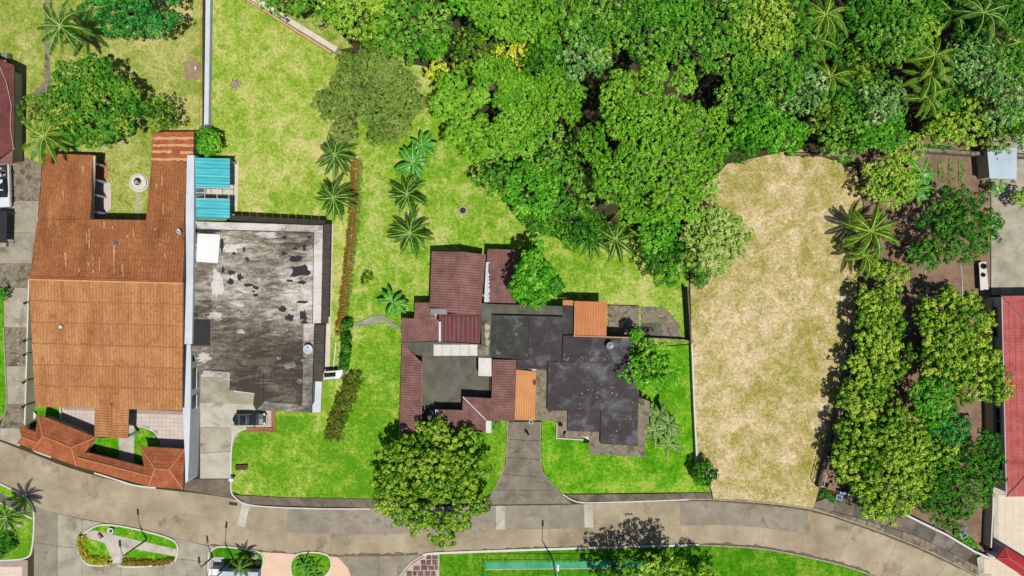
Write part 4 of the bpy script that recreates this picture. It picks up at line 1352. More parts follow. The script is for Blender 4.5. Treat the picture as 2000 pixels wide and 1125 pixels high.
# front steps
fs_ = thing('porch_steps', 'small concrete porch with white edged planter before the pale eaves', 'porch', W(1115, 845))
slab('floor', [(1088, 823), (1151, 828), (1151, 858), (1088, 855)], .35, 0, 'weathered', fs_)
strip(MB(), PX([(1086, 856), (1151, 860)], .5), .14, 0).build('edge', 'kerb_white', fs_)
strip(MB(), PX([(1088, 825), (1087, 855)], .5), .12, 0).build('edge', 'cream_paint', fs_)
# old terraces to the east
band('old_terrace', 'terrace_slab', [(1188, 600), (1218, 600), (1249, 601)], [(1186, 652), (1216, 655), (1248, 657)], 2, .22, 'weathered')
slab('low_edge', [(1188, 596.4), (1249, 598), (1249, 600.6), (1188, 599)], .5, 0, 'weathered', bpy.data.objects['old_terrace'])
band('old_terrace', 'terrace_slab', [(1252, 600), (1276, 599), (1300, 603)], [(1252, 630), (1276, 630), (1326, 631)], 2, .20, 'weathered')
band('old_terrace', 'terrace_slab', [(1252, 631), (1276, 631), (1327, 632)], [(1252, 662), (1276, 662), (1331, 663)], 2, .19, ['concrete_dark', 'weathered'])
wall('terrace_wall', [(1188, 657.5), (1250, 660), (1334, 664), (1348, 667)], .2, 1.1, 'weathered', 'low weathered concrete wall behind the old terrace slabs')
wall('boundary_wall', [(1343, 560), (1347, 615), (1350, 668)], .18, 2.0, 'concrete_dark', 'thin grey boundary wall between lawn and dry lot by the terrace')
wall('boundary_wall', [(1351.5, 671), (1356, 790), (1362, 912)], .2, 1.0, 'kerb_white', 'thin white boundary wall between green front lawn and dry lot')
struct(slab('bare_patch', blob(14, 375, 135, 17, 24, rr, .2), .112, .05, 'bare_soil'))
# ------------------------------------------------------------------ north boundary walls
wall('boundary_wall', [(407, -60), (406, 0), (404.5, 120), (402.5, 252)], .62, 1.0, 'white_paint', 'straight white wall dividing the two northern lawns')
nw = thing('boundary_wall', 'diagonal white wall with cream ledge below the forest', 'wall', W(560, 45))
strip(MB(), PX([(440, -42), (488, -8), (569, 43), (657, 97)], 1.3), .75, 0).build('wall', 'cream_paint', nw)
strip(MB(), PX([(432, -38), (478, -4), (559, 48), (646, 102)], .7), .3, 0).build('ledge', mat('ledge', [c(206, 160, 110), c(232, 198, 150)], 1.2, .9, .1), nw)
struct(slab('grass_verge', [(452, -60), (495, -10), (575, 42), (664, 96), (690, 92), (640, 40), (560, -30), (520, -70)], .09, -.05, GR['lawn_west']))
struct(slab('garden_path', [(88, -80), (100, -80), (96, 60), (98, 165), (84, 190), (70, 200), (66, 180), (86, 160), (88, 60)], .115, .0, 'weathered'))
tag(MB().tube([W(393, -40, 2.2), W(391.5, 120, 2.0), W(389, 254, 2.2)], .035, 5).build('pipe', 'brick_edge'), 'thin orange pipe line running along the lawn beside white wall', 'pipe')
wall('boundary_wall', [(1540, 300), (1600, 301), (1680, 305)], .25, 1.2, 'weathered', 'low grey wall at the head of the dry lot')
wall('boundary_wall', [(1790, 291), (1860, 296), (1930, 301)], .45, 1.6, 'weathered', 'pale plank topped wall between garden beds and forest')
wall('boundary_wall', [(1986, 303), (2060, 306)], .35, 1.6, 'weathered', 'short wall end east of the pale shed')

# ------------------------------------------------------------------ houses at the frame edges
hn = thing('house', 'house with dark red tiled roof beside the parked pickup', 'house', W(-30, 220))
n0, n1 = W(-22, 108, 4.2), W(-22, 322, 4.2)
ribs('roof_slope', [W(27, 290, 3.2), W(28, 128, 3.2), n0, n1], hn, 'roof_darkred', .3, .03, .33, .02)
ribs('roof_slope', [W(28, 128, 3.2), W(-60, 105, 3.2), n0], hn, 'roof_darkred', .3, .03, .33, .02)
slab('roof_slope', [(-60, 290.6), (25, 291), (24, 320), (-60, 320)], 3.0, 2.9, 'roof_maroon', hn)
walls_of(hn, [(-60, 130), (16, 134), (16, 316), (-60, 316)], 2.85, 'cream_paint')
MB().tube([W(-5, 120, 3.9), W(12, 160, 3.75), W(22, 205, 3.5), W(20, 250, 3.5), W(26, 288, 3.3)], .03, 5).build('cable', 'kerb_white', hn)
slab('gutter', [(2, 289), (27, 289), (27, 291.5), (2, 291.5)], 3.25, 3.1, 'white_paint', hn)
p = W(5, 108, 1.5)
tag(MB().box(p.x, p.y, .6, .8, .6, 1.2).build('water_tank', 'metal_grey'), 'small grey water tank beside the dark red roof gable', 'tank')
hr = thing('house', 'house with bright red ribbed hip roof and cream wall', 'house', W(1990, 770))
ZR2 = 3.6
e0, e1 = W(2044, 668, 5.0), W(2044, 886, 5.0)
ribs('roof_slope', [W(1957, 578, ZR2), W(1966, 970, ZR2), e1, e0], hr, 'roof_red', .3, .03, .7, .03)
ribs('roof_slope', [W(1966, 970, ZR2), W(2130, 968, ZR2), e1], hr, 'roof_red', .3, .03, .7, .03)
ribs('roof_slope', [W(2130, 576, ZR2), W(1957, 578, ZR2), e0], hr, 'roof_red', .3, .03, .7, .03)
caps(hr, 'roof_maroon_edge', [(e0, W(1957, 578, ZR2 + .03)), (e1, W(1966, 970, ZR2 + .03)), (e0, e1)], .1)
MB().tube([W(1956.5, 577, ZR2 - .02), W(1965.5, 970, ZR2 - .02)], .07, 6).build('gutter', 'white_paint', hr)
walls_of(hr, [(1958, 582), (2120, 580), (2122, 962), (1968, 962)], 3.4, 'white_bright')
for y0, y1 in ((600, 660), (700, 730), (800, 850), (880, 925)):
    a, b2 = W(1958.8 + (y0 - 582) * .026, y0, 3.4), W(1958.8 + (y1 - 582) * .026, y1, 3.4)
    w_ = MB().prism([Vector((a.x - .06, a.y, 2.5)), Vector((a.x + .1, a.y, 2.5)), Vector((b2.x + .1, b2.y, 2.5)), Vector((b2.x - .06, b2.y, 2.5))], 1.6).build('window', 'glass_dark', hr)
    for yy in (a.y, (a.y + b2.y) / 2, b2.y):
        MB().box(a.x - .07, yy, 2.05, .06, .08, 0.96).build('frame', 'white_paint', w_)
wall('garden_wall', [(1936, 585), (1938, 700), (1940, 860), (1940, 990), (1936, 1070)], .18, 1.6, 'cream_paint', 'thin cream garden wall west of the red roofed house')
struct(slab('side_path', [(1937, 580), (1975, 580), (1985, 966), (1940, 966)], .12, -.05, 'concrete_light'))
tile_floor('patio', [(1941, 966.5), (2120, 966.5), (2120, 1330), (2000, 1330), (2000, 1178), (1912, 1126), (1908, 1090), (1940, 1075)], .16, 'tile_cream', 'concrete_light', 14, .3)
gs = thing('gate_roof', 'small scarlet ribbed hip roof over a gate beside the patio', 'roof', W(1985, 1100))
g0, g1 = W(1970, 1090, 3.3), W(2080, 1165, 3.3)
ribs('roof_slope', [W(1963, 1068, 2.8), W(2090, 1146, 2.8), g1, g0], gs, 'roof_scarlet', .25, .03)
ribs('roof_slope', [W(2075, 1175, 2.8), W(1945, 1091, 2.8), g0, g1], gs, 'roof_scarlet', .25, .03)
ribs('roof_slope', [W(1945, 1091, 2.8), W(1963, 1068, 2.8), g0], gs, 'roof_scarlet', .25, .03)
caps(gs, 'roof_red', [(g0, W(1945, 1091, 2.83)), (g0, W(1963, 1068, 2.83)), (g0, g1)], .08)
for px, py in ((1952, 1090), (1966, 1073), (2020, 1135)):
    p = W(px, py, 2.7)
    MB().box(p.x, p.y, 1.35, .3, .3, 2.7).build('pillar', 'cream_paint', gs)
sh = thing('shed', 'small shed with flat pale blue metal roof at the forest edge', 'shed', W(1955, 318))
slab('roof', [(1928, 288), (1986.5, 289), (1985.5, 350), (1933, 348.5)], 2.8, 2.7, mat('shed_roof', [c(178, 198, 214), c(204, 218, 230)], .5, .5, .03, fine_amt=.08), sh)
slab('wall', [(1931, 291), (1983, 292), (1982, 346), (1936, 345)], 2.69, 0, 'cream_paint', sh)
slab('blue_mark', [(1946, 308), (1949, 308), (1949.5, 313), (1947, 313)], 2.806, 2.75, 'plastic_blue', sh)
struct(slab('yard', [(1936, 262), (2150, 262), (2150, 576), (1936, 576)], .06, -.05, 'concrete'))
# retaining wall by the pavement
wall('retaining_wall', [(1641, 962), (1700, 975), (1770, 1006), (1850, 1045), (1905, 1078), (1940, 1093)], .25, 1.0, 'white_paint', 'low white wall between garden trees and the wide pavement')

# ------------------------------------------------------------------ fences
fn = thing('fence', 'tilted dark rail fence between dry lot and the garden trees', 'fence', W(1635, 800))
strip(MB(), PX([(1672, 640), (1660, 700), (1640, 790), (1612, 900), (1599, 952)], .9), .25, 0).build('plinth', 'concrete_dark', fn)
fp = [(1670, 640), (1660, 700), (1640, 790), (1612, 900), (1600, 950)]
for d in (0, 9):
    for z in (1.5, 2.0):
        pts = [W(x + d, y, z) for x, y in fp]
        MB().tube(pts, .05, 5).build('rail', 'metal_dark' if d == 0 else 'cream_paint', fn)
for k in range(13):
    t = k / 12
    y = 640 + 310 * t
    x = at_x([(b2, a) for a, b2 in fp], y)
    p = W(x, y, 2.0)
    MB().tube([(p.x, p.y, 0), (p.x, p.y, 2.1)], .06, 6).build('post', 'concrete_dark', fn)
    q = W(x + 9, y, 2.0)
    MB().tube([p, q], .03, 5).build('cross_bar', 'cream_paint', fn)
cf = thing('court_fence', 'dark railing fence round the green court by the road', 'fence', W(1100, 1095))
corner = [(945, 1092), (1300, 1092)]
for z in (.15, 1.3):
    MB().tube([W(944, 1180, z), W(945, 1094, z), W(1100, 1093, z), W(1300, 1092, z)], .04, 6).build('rail', 'metal_dark', cf)
for k in range(9):
    p = W(945 + k * 42, 1094 - k * .2, 0)
    MB().tube([p, p + Vector((0, 0, 1.35))], .04, 6).build('post', 'metal_dark', cf)
struct(slab('court', [(948, 1098), (1300, 1096), (1310, 1108), (948, 1111)], .115, .05, 'court_green'))
struct(slab('court_edge', [(948, 1111.5), (1300, 1108.5), (1300, 1110), (948, 1113)], .125, .05, 'mortar'))

# ------------------------------------------------------------------ bottom left islands
def island(name, pts, m, kpts=None, z=.12):
    sp = smooth_px(pts + [pts[0]], 6)[:-1]
    struct(MB().prism(PX(sp, z), -.05).build(name, m))
    struct(wall('kerb', sp + [sp[0]], .2, .17, 'kerb_white', zb=-.05))


island('island', [(166, 1040), (190, 1027), (220, 1026), (270, 1035), (325, 1050), (344, 1062), (346, 1082), (335, 1100), (290, 1106), (235, 1106), (232, 1088), (215, 1102), (175, 1104), (156, 1085), (152, 1060)], GR['lawn_lush'])
struct(slab('island_path', [(168, 1040), (185, 1036), (345, 1073), (344, 1087), (262, 1072), (246, 1080), (238, 1100), (216, 1100), (214, 1080), (204, 1060), (166, 1050)], .135, .05, 'concrete_light'))
island('island', [(-80, 900), (0, 945), (40, 965), (62, 988), (66, 1020), (62, 1070), (50, 1090), (0, 1095), (-80, 1097)], GR['lawn_front'])
struct(slab('island_path', [(-60, 930), (0, 962), (58, 993), (62, 1012), (0, 982), (-60, 955)], .135, .05, 'walk_dark'))
kerb([(-60, 955), (0, 983), (62, 1013)], 'kerb_white', .17, .18)
tile_floor('forecourt', [(-100, 1096), (54, 1094), (54, 1200), (-100, 1200)], .08, 'tile_cream', 'tile_joint', 13, .25)
struct(slab('forecourt', [(505, 1078), (640, 1086), (660, 1088), (680, 1110), (690, 1140), (700, 1250), (430, 1250), (430, 1132), (500, 1110)], .06, -.05, 'tile_peach'))
island('island', [(408, 1080), (430, 1068), (500, 1077), (514, 1090), (512, 1108), (500, 1122), (470, 1132), (412, 1132)], GR['lawn_park'])
island('island', [(568, 1098), (580, 1083), (610, 1079), (638, 1084), (647, 1100), (642, 1118), (620, 1132), (580, 1132), (568, 1118)], GR['lawn_park'])
struct(slab('plinth', [(410, 1088), (438, 1088), (438, 1118), (408, 1118)], .2, .05, 'concrete_light'))
gb = thing('gate_lodge', 'white gate lodge with flat pale blue roof beside the pink forecourt', 'lodge', W(450, 1130))
slab('roof', [(424, 1116), (504, 1118), (500, 1190), (420, 1190)], 2.6, 2.45, mat('lodge_roof', [c(178, 196, 210), c(200, 214, 226)], .5, .5, .03, fine_amt=.06), gb)
slab('wall', [(430, 1122), (498, 1124), (494, 1184), (428, 1184)], 2.44, 0, 'white_paint', gb)
slab('gate_box', [(409, 1111), (427, 1112), (427, 1124), (408, 1124)], 1.6, 0, 'white_bright', gb)


def pot(px, py, r, label, cat='planter'):
    p = W(px, py, .2)
    t = thing('planter', label, cat, p)
    MB().lathe([(r * .8, .1), (r, .45), (r * 1.05, .5), (r * .8, .5), (r * .75, .4), (0, .4)], p.x, p.y, 16).build('pot', 'kerb_white', t)
    MB().lathe([(r * .76, .36), (r * .4, .43), (0, .45)], p.x, p.y, 10).build('soil', 'forest_floor', t)


pot(218, 1036, .42, 'round white planter ring on the traffic island')
pot(18, 1026, .5, 'round white planter ring on the corner lawn by the palm')
for px, py, lb in ((40, 1024, 'pale rounded stone on the corner lawn beside planter ring'), (500, 1086, 'white rounded stone at the gate island edge'), (504, 1098, 'small cream stone on the gate island')):
    p = W(px, py)
    vs = [(p.x, p.y)]
    tag(MB().lathe([(.34, .08), (.4, .25), (.28, .42), (0, .47)], p.x, p.y, 9).build('stone', 'stone_pale'), lb, 'stone')
tag(slab('bench', [(189, 1044), (193, 1042), (200, 1050), (196, 1053)], .5, .1, 'roof_maroon_edge'), 'small pink bench slab on the island path', 'bench')

# ------------------------------------------------------------------ street lamps
def street_lamp(px, py, h, arm_dir, arm, label, m='metal_grey'):
    b2 = W(px, py)
    t = thing('street_lamp', label, 'street lamp', b2)
    MB().lathe([(.22, 0), (.22, .12), (.12, .2)], b2.x, b2.y, 10).build('base', 'concrete', t)
    MB().tube([b2, b2 + Vector((0, 0, h * .6)), b2 + Vector((0, 0, h))], [.12, .095, .07], 8).build('pole', m, t)
    d = Vector((arm_dir[0], arm_dir[1], 0)).normalized()
    tip = b2 + Vector((0, 0, h + .35)) + d * arm
    MB().tube([b2 + Vector((0, 0, h - .05)), b2 + Vector((0, 0, h + .25)) + d * arm * .5, tip], .045, 6).build('arm', m, t)
    n = Vector((-d.y, d.x, 0)) * .14
    q = [tip - d * .1 - n, tip - d * .1 + n, tip + d * .75 + n * .8, tip + d * .75 - n * .8]
    MB().prism([v + Vector((0, 0, .08)) for v in q], tip.z - .06).build('lamp_head', m, t)
    return t


street_lamp(1080, 1092, 8.2, (.05, 1), 2.0, 'tall grey street lamp behind the white kerb by the green court')
street_lamp(458, 1092, 7.2, (.1, 1), 2.1, 'tall grey street lamp on the gate island')
street_lamp(288, 1053, 6.0, (-.1, 1), 1.5, 'dark street lamp on the traffic island', 'metal_dark')
street_lamp(417, 1086, 3.8, (-.1, 1), .8, 'short dark lamp post beside the gate lodge', 'metal_dark')

# solar lamps on the white retaining wall
for i, (px, py, dx, dy, lb) in enumerate(((1647, 963, -.7, -.5, 'by the dry lot corner'), (1717, 972, -.05, -1.2, 'under the overhanging tree'), (1885, 1030, -.35, -1.0, 'beside the hedge near the red gate roof'))):
    p = W(px, py, 2.6)
    t = thing('solar_lamp', 'blue solar panel lamp on a thin pole ' + lb, 'solar lamp', (p.x, p.y, 0))
    MB().tube([(p.x, p.y, .9), (p.x, p.y, 2.7)], .045, 6).build('pole', 'metal_grey', t)
    MB().box(p.x, p.y, 2.75, .42, .34, .16, .4).build('lamp_head', 'plastic_blue', t)
    q = Vector((p.x + dx * 1.0, p.y + dy * 1.0, 2.95))
    MB().tube([Vector((p.x, p.y, 2.65)), q - Vector((0, 0, .06))], .035, 6).build('arm', 'kerb_white', t)
    fr = MB().box(q.x, q.y, q.z, .82, .62, .05, -.35 + i * .5).build('panel_frame', 'kerb_white', t)
    MB().box(q.x, q.y, q.z + .02, .7, .5, .045, -.35 + i * .5).build('panel', 'solar_blue', fr)

# ------------------------------------------------------------------ garden things
ft = thing('fountain', 'round white fountain basin on the court lawn', 'fountain', W(272, 357))
p = W(272, 357)
MB().lathe([(1.32, .08), (1.32, .16), (1.18, .17), (1.18, .42), (1.0, .45), (.98, .28), (.2, .26), (.0, .26)], p.x, p.y, 28).build('basin', 'kerb_white', ft, False)
MB().lathe([(.55, .29), (.4, .31), (0, .31)], p.x - .1, p.y + .15, 9).build('moss', 'forest_floor', ft)
MB().lathe([(.26, .26), (.2, .5), (.1, .7), (.3, .95), (.32, 1.0), (.1, .98), (.08, 1.2), (0, 1.32)], p.x + .05, p.y, 14).build('statue', 'stone_pale', ft, True)
sp = setting('stepping_path')
for k in range(7):
    for d in (0, 5.6):
        x, y = 266.5 + d + rr.uniform(-.5, .5) - k * .25, 379 + k * 6 + rr.uniform(-.5, .5)
        slab('stepping_stone', [(x, y), (x + 4.2, y + .3), (x + 4.2, y + 4.2), (x, y + 4)], .125, .06, 'stone_pale', sp)
# dead stump with roots
st = thing('tree_stump', 'pale dead stump with spreading roots on the lawn', 'stump', W(461, 166))
b2 = W(461, 166)
mbs = MB()
for k in range(9):
    a = k * .7 + rr.uniform(-.2, .2)
    L = rr.uniform(.5, 1.1)
    d = Vector((math.cos(a), math.sin(a), 0))
    mbs.tube([b2 + Vector((0, 0, .75)), b2 + d * L * .45 + Vector((0, 0, .5)), b2 + d * L + Vector((0, 0, .1))], [.15, .1, .03], 6)
mbs.build('root', 'wood_grey', st)
MB().tube([b2, b2 + Vector((.05, .1, .9))], [.3, .2], 8).build('stump', 'wood_grey', st)
pit = thing('stone_ring', 'ring of pale stones round a dark pit on the lawn', 'fire pit', W(904, 411))
for k in range(12):
    a = k * 2 * math.pi / 12
    q = W(904, 411) + Vector((math.cos(a) * .55, math.sin(a) * .55, 0))
    MB().lathe([(.16, .08), (.17, .22), (.08, .3), (0, .31)], q.x, q.y, 6).build('stone', 'stone_pale', pit)
q = W(904, 411)
MB().lathe([(.42, .1), (.3, .14), (0, .13)], q.x, q.y, 12).build('ash', 'tar_black', pit)
tag(slab('wall_lamp_box', [(379.5, 130), (383.5, 130), (383.5, 136), (379.5, 136)], .6, .05, 'kerb_white'), 'small white box standing on the bare patch by the white wall', 'utility box')
bt = thing('bench', 'brown wooden plank bench on the front lawn by the driveway', 'bench', W(471, 913))
for k in range(3):
    y = 908.5 + k * 3.2
    slab('plank', [(459, y + 1), (483, y - .5), (483, y + 2.2), (459, y + 3.7)], .5, .44, 'wood_dark', bt)
for x in (463, 479):
    p = W(x, 913)
    MB().box(p.x, p.y, .27, .12, .55, .4).build('leg', 'wood_dark', bt)
p = W(457, 933)
t = thing('mailbox', 'white mailbox on a short post beside the driveway kerb', 'mailbox', p)
MB().box(p.x, p.y, .5, .15, .15, 1.0).build('post', 'white_paint', t)
MB().box(p.x + .1, p.y, 1.1, .6, .35, .35).build('box', 'white_bright', t)
gr = thing('drain_grate', 'dark iron drain grate at the road edge below the driveway', 'drain', W(455, 984))
slab('frame', [(448, 980), (464, 982), (463, 988), (447, 986)], .012, -.03, 'tar_black', gr)
for k in range(5):
    slab('bar', [(449.5 + k * 2.8, 980.8 + k * .3), (450.7 + k * 2.8, 980.9 + k * .3), (450.2 + k * 2.8, 986 + k * .2), (449 + k * 2.8, 985.9 + k * .2)], .022, 0, 'metal_dark', gr)
p = W(1037, 823.5)
bk = thing('basin', 'white plastic basin on the driveway under the orange roof edge', 'basin', p)
MB().lathe([(.2, .07), (.28, .3), (.3, .31), (.25, .3), (.18, .12), (0, .11)], p.x, p.y, 16).build('bowl', 'white_bright', bk)
MB().lathe([(.23, .24), (0, .245)], p.x, p.y, 14).build('water', 'water', bk)
# old white counter with tyres
ct = thing('work_table', 'cluttered white work table with tyres beside the bare yard', 'table', W(1918, 540))
slab('top', [(1912, 513), (1926, 511), (1931, 565), (1915, 567)], .95, .85, 'kerb_white', ct)
for px, py in ((1914, 516), (1924, 515), (1928, 562), (1917, 563)):
    p = W(px, py, .85)
    MB().box(p.x, p.y, .43, .12, .12, .86).build('leg', 'wood_grey', ct)
for px, py, r_ in ((1921, 520, .38), (1920, 537, .28)):
    p = W(px, py, 1.0)
    t = thing('tyre', 'black tyre lying on the white work table' if r_ > .3 else 'smaller grey tyre lying on the white work table', 'tyre', (p.x, p.y, .95))
    MB().lathe([(r_ * .5, .95), (r_, .96), (r_ * 1.05, 1.05), (r_, 1.15), (r_ * .55, 1.14), (r_ * .5, 1.0), (r_ * .5, .95)], p.x, p.y, 18).build('tread', 'rubber', t)
for px, py in ((1767, 488), (1772, 478)):
    pass
p = W(1772, 487, .5)
tag(MB().box(p.x, p.y, .35, .8, .9, .65, .2).build('crate', 'kerb_white'), 'white crate by the palm in the bare yard', 'crate')
p = W(1769, 477, .5)
tag(MB().lathe([(.2, .05), (.25, .55), (.27, .57), (.2, .5), (0, .48)], p.x, p.y, 12).build('bucket', 'red_plastic'), 'small red bucket beside the white crate', 'bucket')
for pts, lb in (([(1806, 520), (1808, 545), (1810, 575), (1816, 600)], 'pale garden hose across the bare yard by the palm'), ([(1876, 518), (1879, 540), (1879, 590)], 'straight white pipe on the bare yard beside the work table')):
    tag(MB().tube([W(x, y, .1) for x, y in smooth_px(pts, 4)], .05, 6).build('hose' if 'hose' in lb else 'pipe', 'kerb_white'), lb, 'hose' if 'hose' in lb else 'pipe')
# vegetable rows
for k in range(4):
    x = 1812 + k * 20
    struct(slab('garden_bed', [(x, 308), (x + 14, 308), (x + 15, 362), (x + 1, 362)], .12, .0, 'soil'))
# sheet lying on lawn by the row of shrubs
tp = thing('tarpaulin', 'crumpled grey green tarpaulin strip on the lawn by shrubs', 'tarpaulin', W(730, 630))
vs, fs = [], []
up = [(688, 634), (705, 627), (725, 618), (745, 615), (756, 622), (770, 632), (784, 640)]
lo = [(688, 638), (708, 637), (728, 634), (746, 629), (756, 631), (768, 640), (784, 643)]
for (x0, y0), (x1, y1) in zip(up, lo):
    for f in (0, .33, .66, 1):
        vs.append(W(x0 + (x1 - x0) * f, y0 + (y1 - y0) * f, .16 + rr.uniform(0, .16)))
for i in range(6):
    for k in range(3):
        fs.append((i * 4 + k, i * 4 + k + 1, i * 4 + k + 5, i * 4 + k + 4))
MB().add(vs, fs).build('sheet', mat('tarp', [c(128, 134, 108), c(172, 176, 154)], 1, .6, .2), tp)
# hedge strip rail
for k, pts in enumerate(([(697, 318), (690, 420), (680, 520), (671, 600)], [(671, 602), (664, 680), (659, 725)])):
    tag(strip(MB(), PX(pts, .55), .07, 0).build('fence', 'cream_paint'), 'thin wall edging inside the flowering hedge strip' if k == 0 else 'thin pale wall edging beside the round shrubs', 'wall')
pf = W(655, 678, .3)
tag(MB().tube([W(656, 668, .2), W(653, 700, .2), W(651, 722, .2)], .07, 6).build('pipe', 'white_bright'), 'white pipe lying on the narrow grass beside the slate roof', 'pipe')

# ------------------------------------------------------------------ vehicles
def vehicle(name, label, x, y, ang, L, Wd, paint, kind, glass='glass_dark'):
    """body lofted from stations along the length; front is +x in local space"""
    t = thing(name, label, 'car' if kind == 'suv' else 'pickup', (x, y, .08))
    if kind == 'suv':
        # x fraction, half width, top of body
        stn = [(-.5, .86, .86), (-.47, .95, .98), (-.3, 1, 1.0), (.0, 1, 1.0), (.18, 1, .98), (.30, .98, .94), (.42, .93, .86), (.48, .82, .74), (.5, .66, .60)]
        cab = [(-.475, .80, .86, 1.0, 1.55), (-.40, .86, .78, 1.0, 1.68), (-.1, .88, .80, 1.0, 1.70), (.03, .88, .78, 1.0, 1.64), (.20, .86, .82, 1.0, 1.02)]
    else:
        stn = [(-.5, .9, .95), (-.46, .98, 1.0), (-.15, 1, 1.0), (.0, 1, 1.02), (.22, 1, 1.02), (.34, .98, .98), (.45, .94, .92), (.49, .85, .82), (.5, .74, .7)]
        cab = [(-.14, .86, .80, 1.0, 1.50), (-.11, .86, .78, 1.0, 1.72), (.08, .88, .78, 1.0, 1.72), (.14, .88, .78, 1.0, 1.66), (.28, .86, .82, 1.0, 1.03)]
    hw_ = Wd / 2
    vs, fs = [], []
    for fx, w, zt in stn:
        xx = fx * L
        w *= hw_
        vs += [(xx, -w * .92, .30), (xx, -w, .55), (xx, -w * .98, zt - .1), (xx, -w * .86, zt), (xx, 0, zt + .03), (xx, w * .86, zt), (xx, w * .98, zt - .1), (xx, w, .55), (xx, w * .92, .30)]
    for i in range(len(stn) - 1):
        for k in range(8):
            fs.append((i * 9 + k, i * 9 + 9 + k, i * 9 + 10 + k, i * 9 + k + 1))
        fs.append((i * 9, i * 9 + 8, i * 9 + 17, i * 9 + 9))
    fs.append(tuple(range(9)))
    fs.append(tuple(range(len(stn) * 9 - 1, (len(stn) - 1) * 9 - 1, -1)))
    M4 = Matrix.Translation((x, y, .08)) @ Matrix.Rotation(ang, 4, 'Z')
    T = lambda vv: [M4 @ Vector(q) for q in vv]
    MB().add(T(vs), fs).build('body', paint, t)
    vs, fs = [], []
    for fx, wb, wt, zb, zt in cab:
        xx = fx * L
        vs += [(xx, -wb * hw_, zb), (xx, -wt * hw_ * .97, zt - .05), (xx, -wt * hw_ * .8, zt), (xx, wt * hw_ * .8, zt), (xx, wt * hw_ * .97, zt - .05), (xx, wb * hw_, zb)]
    for i in range(len(cab) - 1):
        for k in range(5):
            fs.append((i * 6 + k, i * 6 + 6 + k, i * 6 + 7 + k, i * 6 + k + 1))
    fs.append(tuple(range(6)))
    fs.append(tuple(range(len(cab) * 6 - 1, (len(cab) - 1) * 6 - 1, -1)))
    cb = MB().add(T(vs), fs).build('cabin', glass, t)
    i0, i1 = 1, 3
    rf = []
    for fx, wb, wt, zb, zt in cab[i0:i1 + 1]:
        rf.append((fx * L, wt * hw_ * .84, zt + .012))
    top = [(a, -w, z) for a, w, z in rf] + [(a, w, z) for a, w, z in reversed(rf)]
    MB().prism(T(top), [M4.translation.z + z - .03 for a, w, z in rf] + [M4.translation.z + z - .03 for a, w, z in reversed(rf)]).build('roof_panel', paint, t)
    for sx in (-.31, .32):
        for sy in (-1, 1):
            wv = []
            yy = sy * (hw_ - .1)
            r_ = .34
            wh = MB().tube(T([(sx * L, yy - .11, .26), (sx * L, yy + .11, .26)]), r_, 16).build('wheel', 'rubber', t)
            MB().tube(T([(sx * L, yy + sy * .10, .26), (sx * L, yy + sy * .125, .26)]), .2, 12).build('rim', 'rim', wh)
    for sy in (-1, 1):
        MB().prism(T([(L * .44, sy * hw_ * .62, .86), (L * .485, sy * hw_ * .52, .78), (L * .478, sy * hw_ * .84, .76), (L * .43, sy * hw_ * .92, .85)]), .5).build('headlight', 'lamp_white', t)
        MB().box(*(M4 @ Vector((L * .16, sy * (hw_ + .1), 1.05))), .12, .2, .14, ang).build('mirror', paint, t)
        MB().box(*(M4 @ Vector((-L * .492, sy * hw_ * .78, .8))), .06, .2, .22, ang).build('tail_light', 'roof_scarlet', t)
    MB().prism(T([(L * .498, -hw_ * .6, .5), (L * .512, -hw_ * .6, .5), (L * .512, hw_ * .6, .5), (L * .498, hw_ * .6, .5)]), .35).build('bumper', 'lamp_white' if kind == 'suv' else 'metal_dark', t)
    return t, M4, T


p = W(489, 818.5, .9)
suv, M4, T = vehicle('parked_car', 'black compact off road car with spare wheel parked on the driveway bay', p.x, p.y, 0.0, 4.15, 1.74, 'car_black', 'suv', 'glass_dark')
MB().tube(T([(-2.08, 0, .78), (-2.32, 0, .78)]), .36, 16).build('spare_wheel', 'rubber', suv)
for xx in (-1.2, -.2):
    MB().tube(T([(xx, -.66, 1.74), (xx, .66, 1.74)]), .035, 6).build('roof_bar', 'metal_grey', suv)
p = W(12, 362, 1.0)
pk, M4, T = vehicle('pickup', 'white pickup truck with loaded bed beside dark red roofed house', p.x - .55, p.y, -math.pi / 2 + .03, 6.0, 2.0, 'car_white', 'pickup')
bed = MB().prism(T([(-2.85, -.85, 1.04), (-.95, -.85, 1.04), (-.95, .85, 1.04), (-2.85, .85, 1.04)]), .9).build('bed', 'metal_dark', pk)
for k in range(9):
    a, b2_, s_ = rr.uniform(-2.6, -1.2), rr.uniform(-.6, .6), rr.uniform(.15, .4)
    q = M4 @ Vector((a, b2_, 1.1))
    MB().box(q.x, q.y, q.z, s_, s_ * 1.3, .3, rr.uniform(0, 3)).build('load', ['kerb_white', 'metal_grey', 'wood_grey', 'tar_black'][k % 4], bed)
for px, py, r_ in ((5, 328, .55), (14, 328, .4)):
    p = W(px, py, .3)
    tag(MB().lathe([(r_ * .45, .05), (r_, .06), (r_ * 1.03, .16), (r_, .27), (r_ * .5, .26), (r_ * .45, .05)], p.x, p.y, 16).build('tyre', 'rubber'), 'black tyre on the ground behind the white pickup' if r_ > .5 else 'smaller black tyre next to the pickup tailgate', 'tyre')
lt = thing('lean_to', 'dark lean to roof in front of the white pickup', 'shelter', W(0, 450))
slab('roof', [(-60, 412), (14, 412), (13, 474), (-60, 474)], 1.9, 1.82, 'tar_black', lt)
for px, py in ((12, 414), (11, 472)):
    p = W(px, py, 1.8)
    MB().tube([(p.x, p.y, 0), (p.x, p.y, 1.83)], .05, 6).build('post', 'metal_grey', lt)
tag(slab('trough', [(-20, 472), (12, 472), (12, 482), (-20, 482)], .5, 0, 'kerb_old'), 'cream concrete trough below the dark lean to', 'trough')

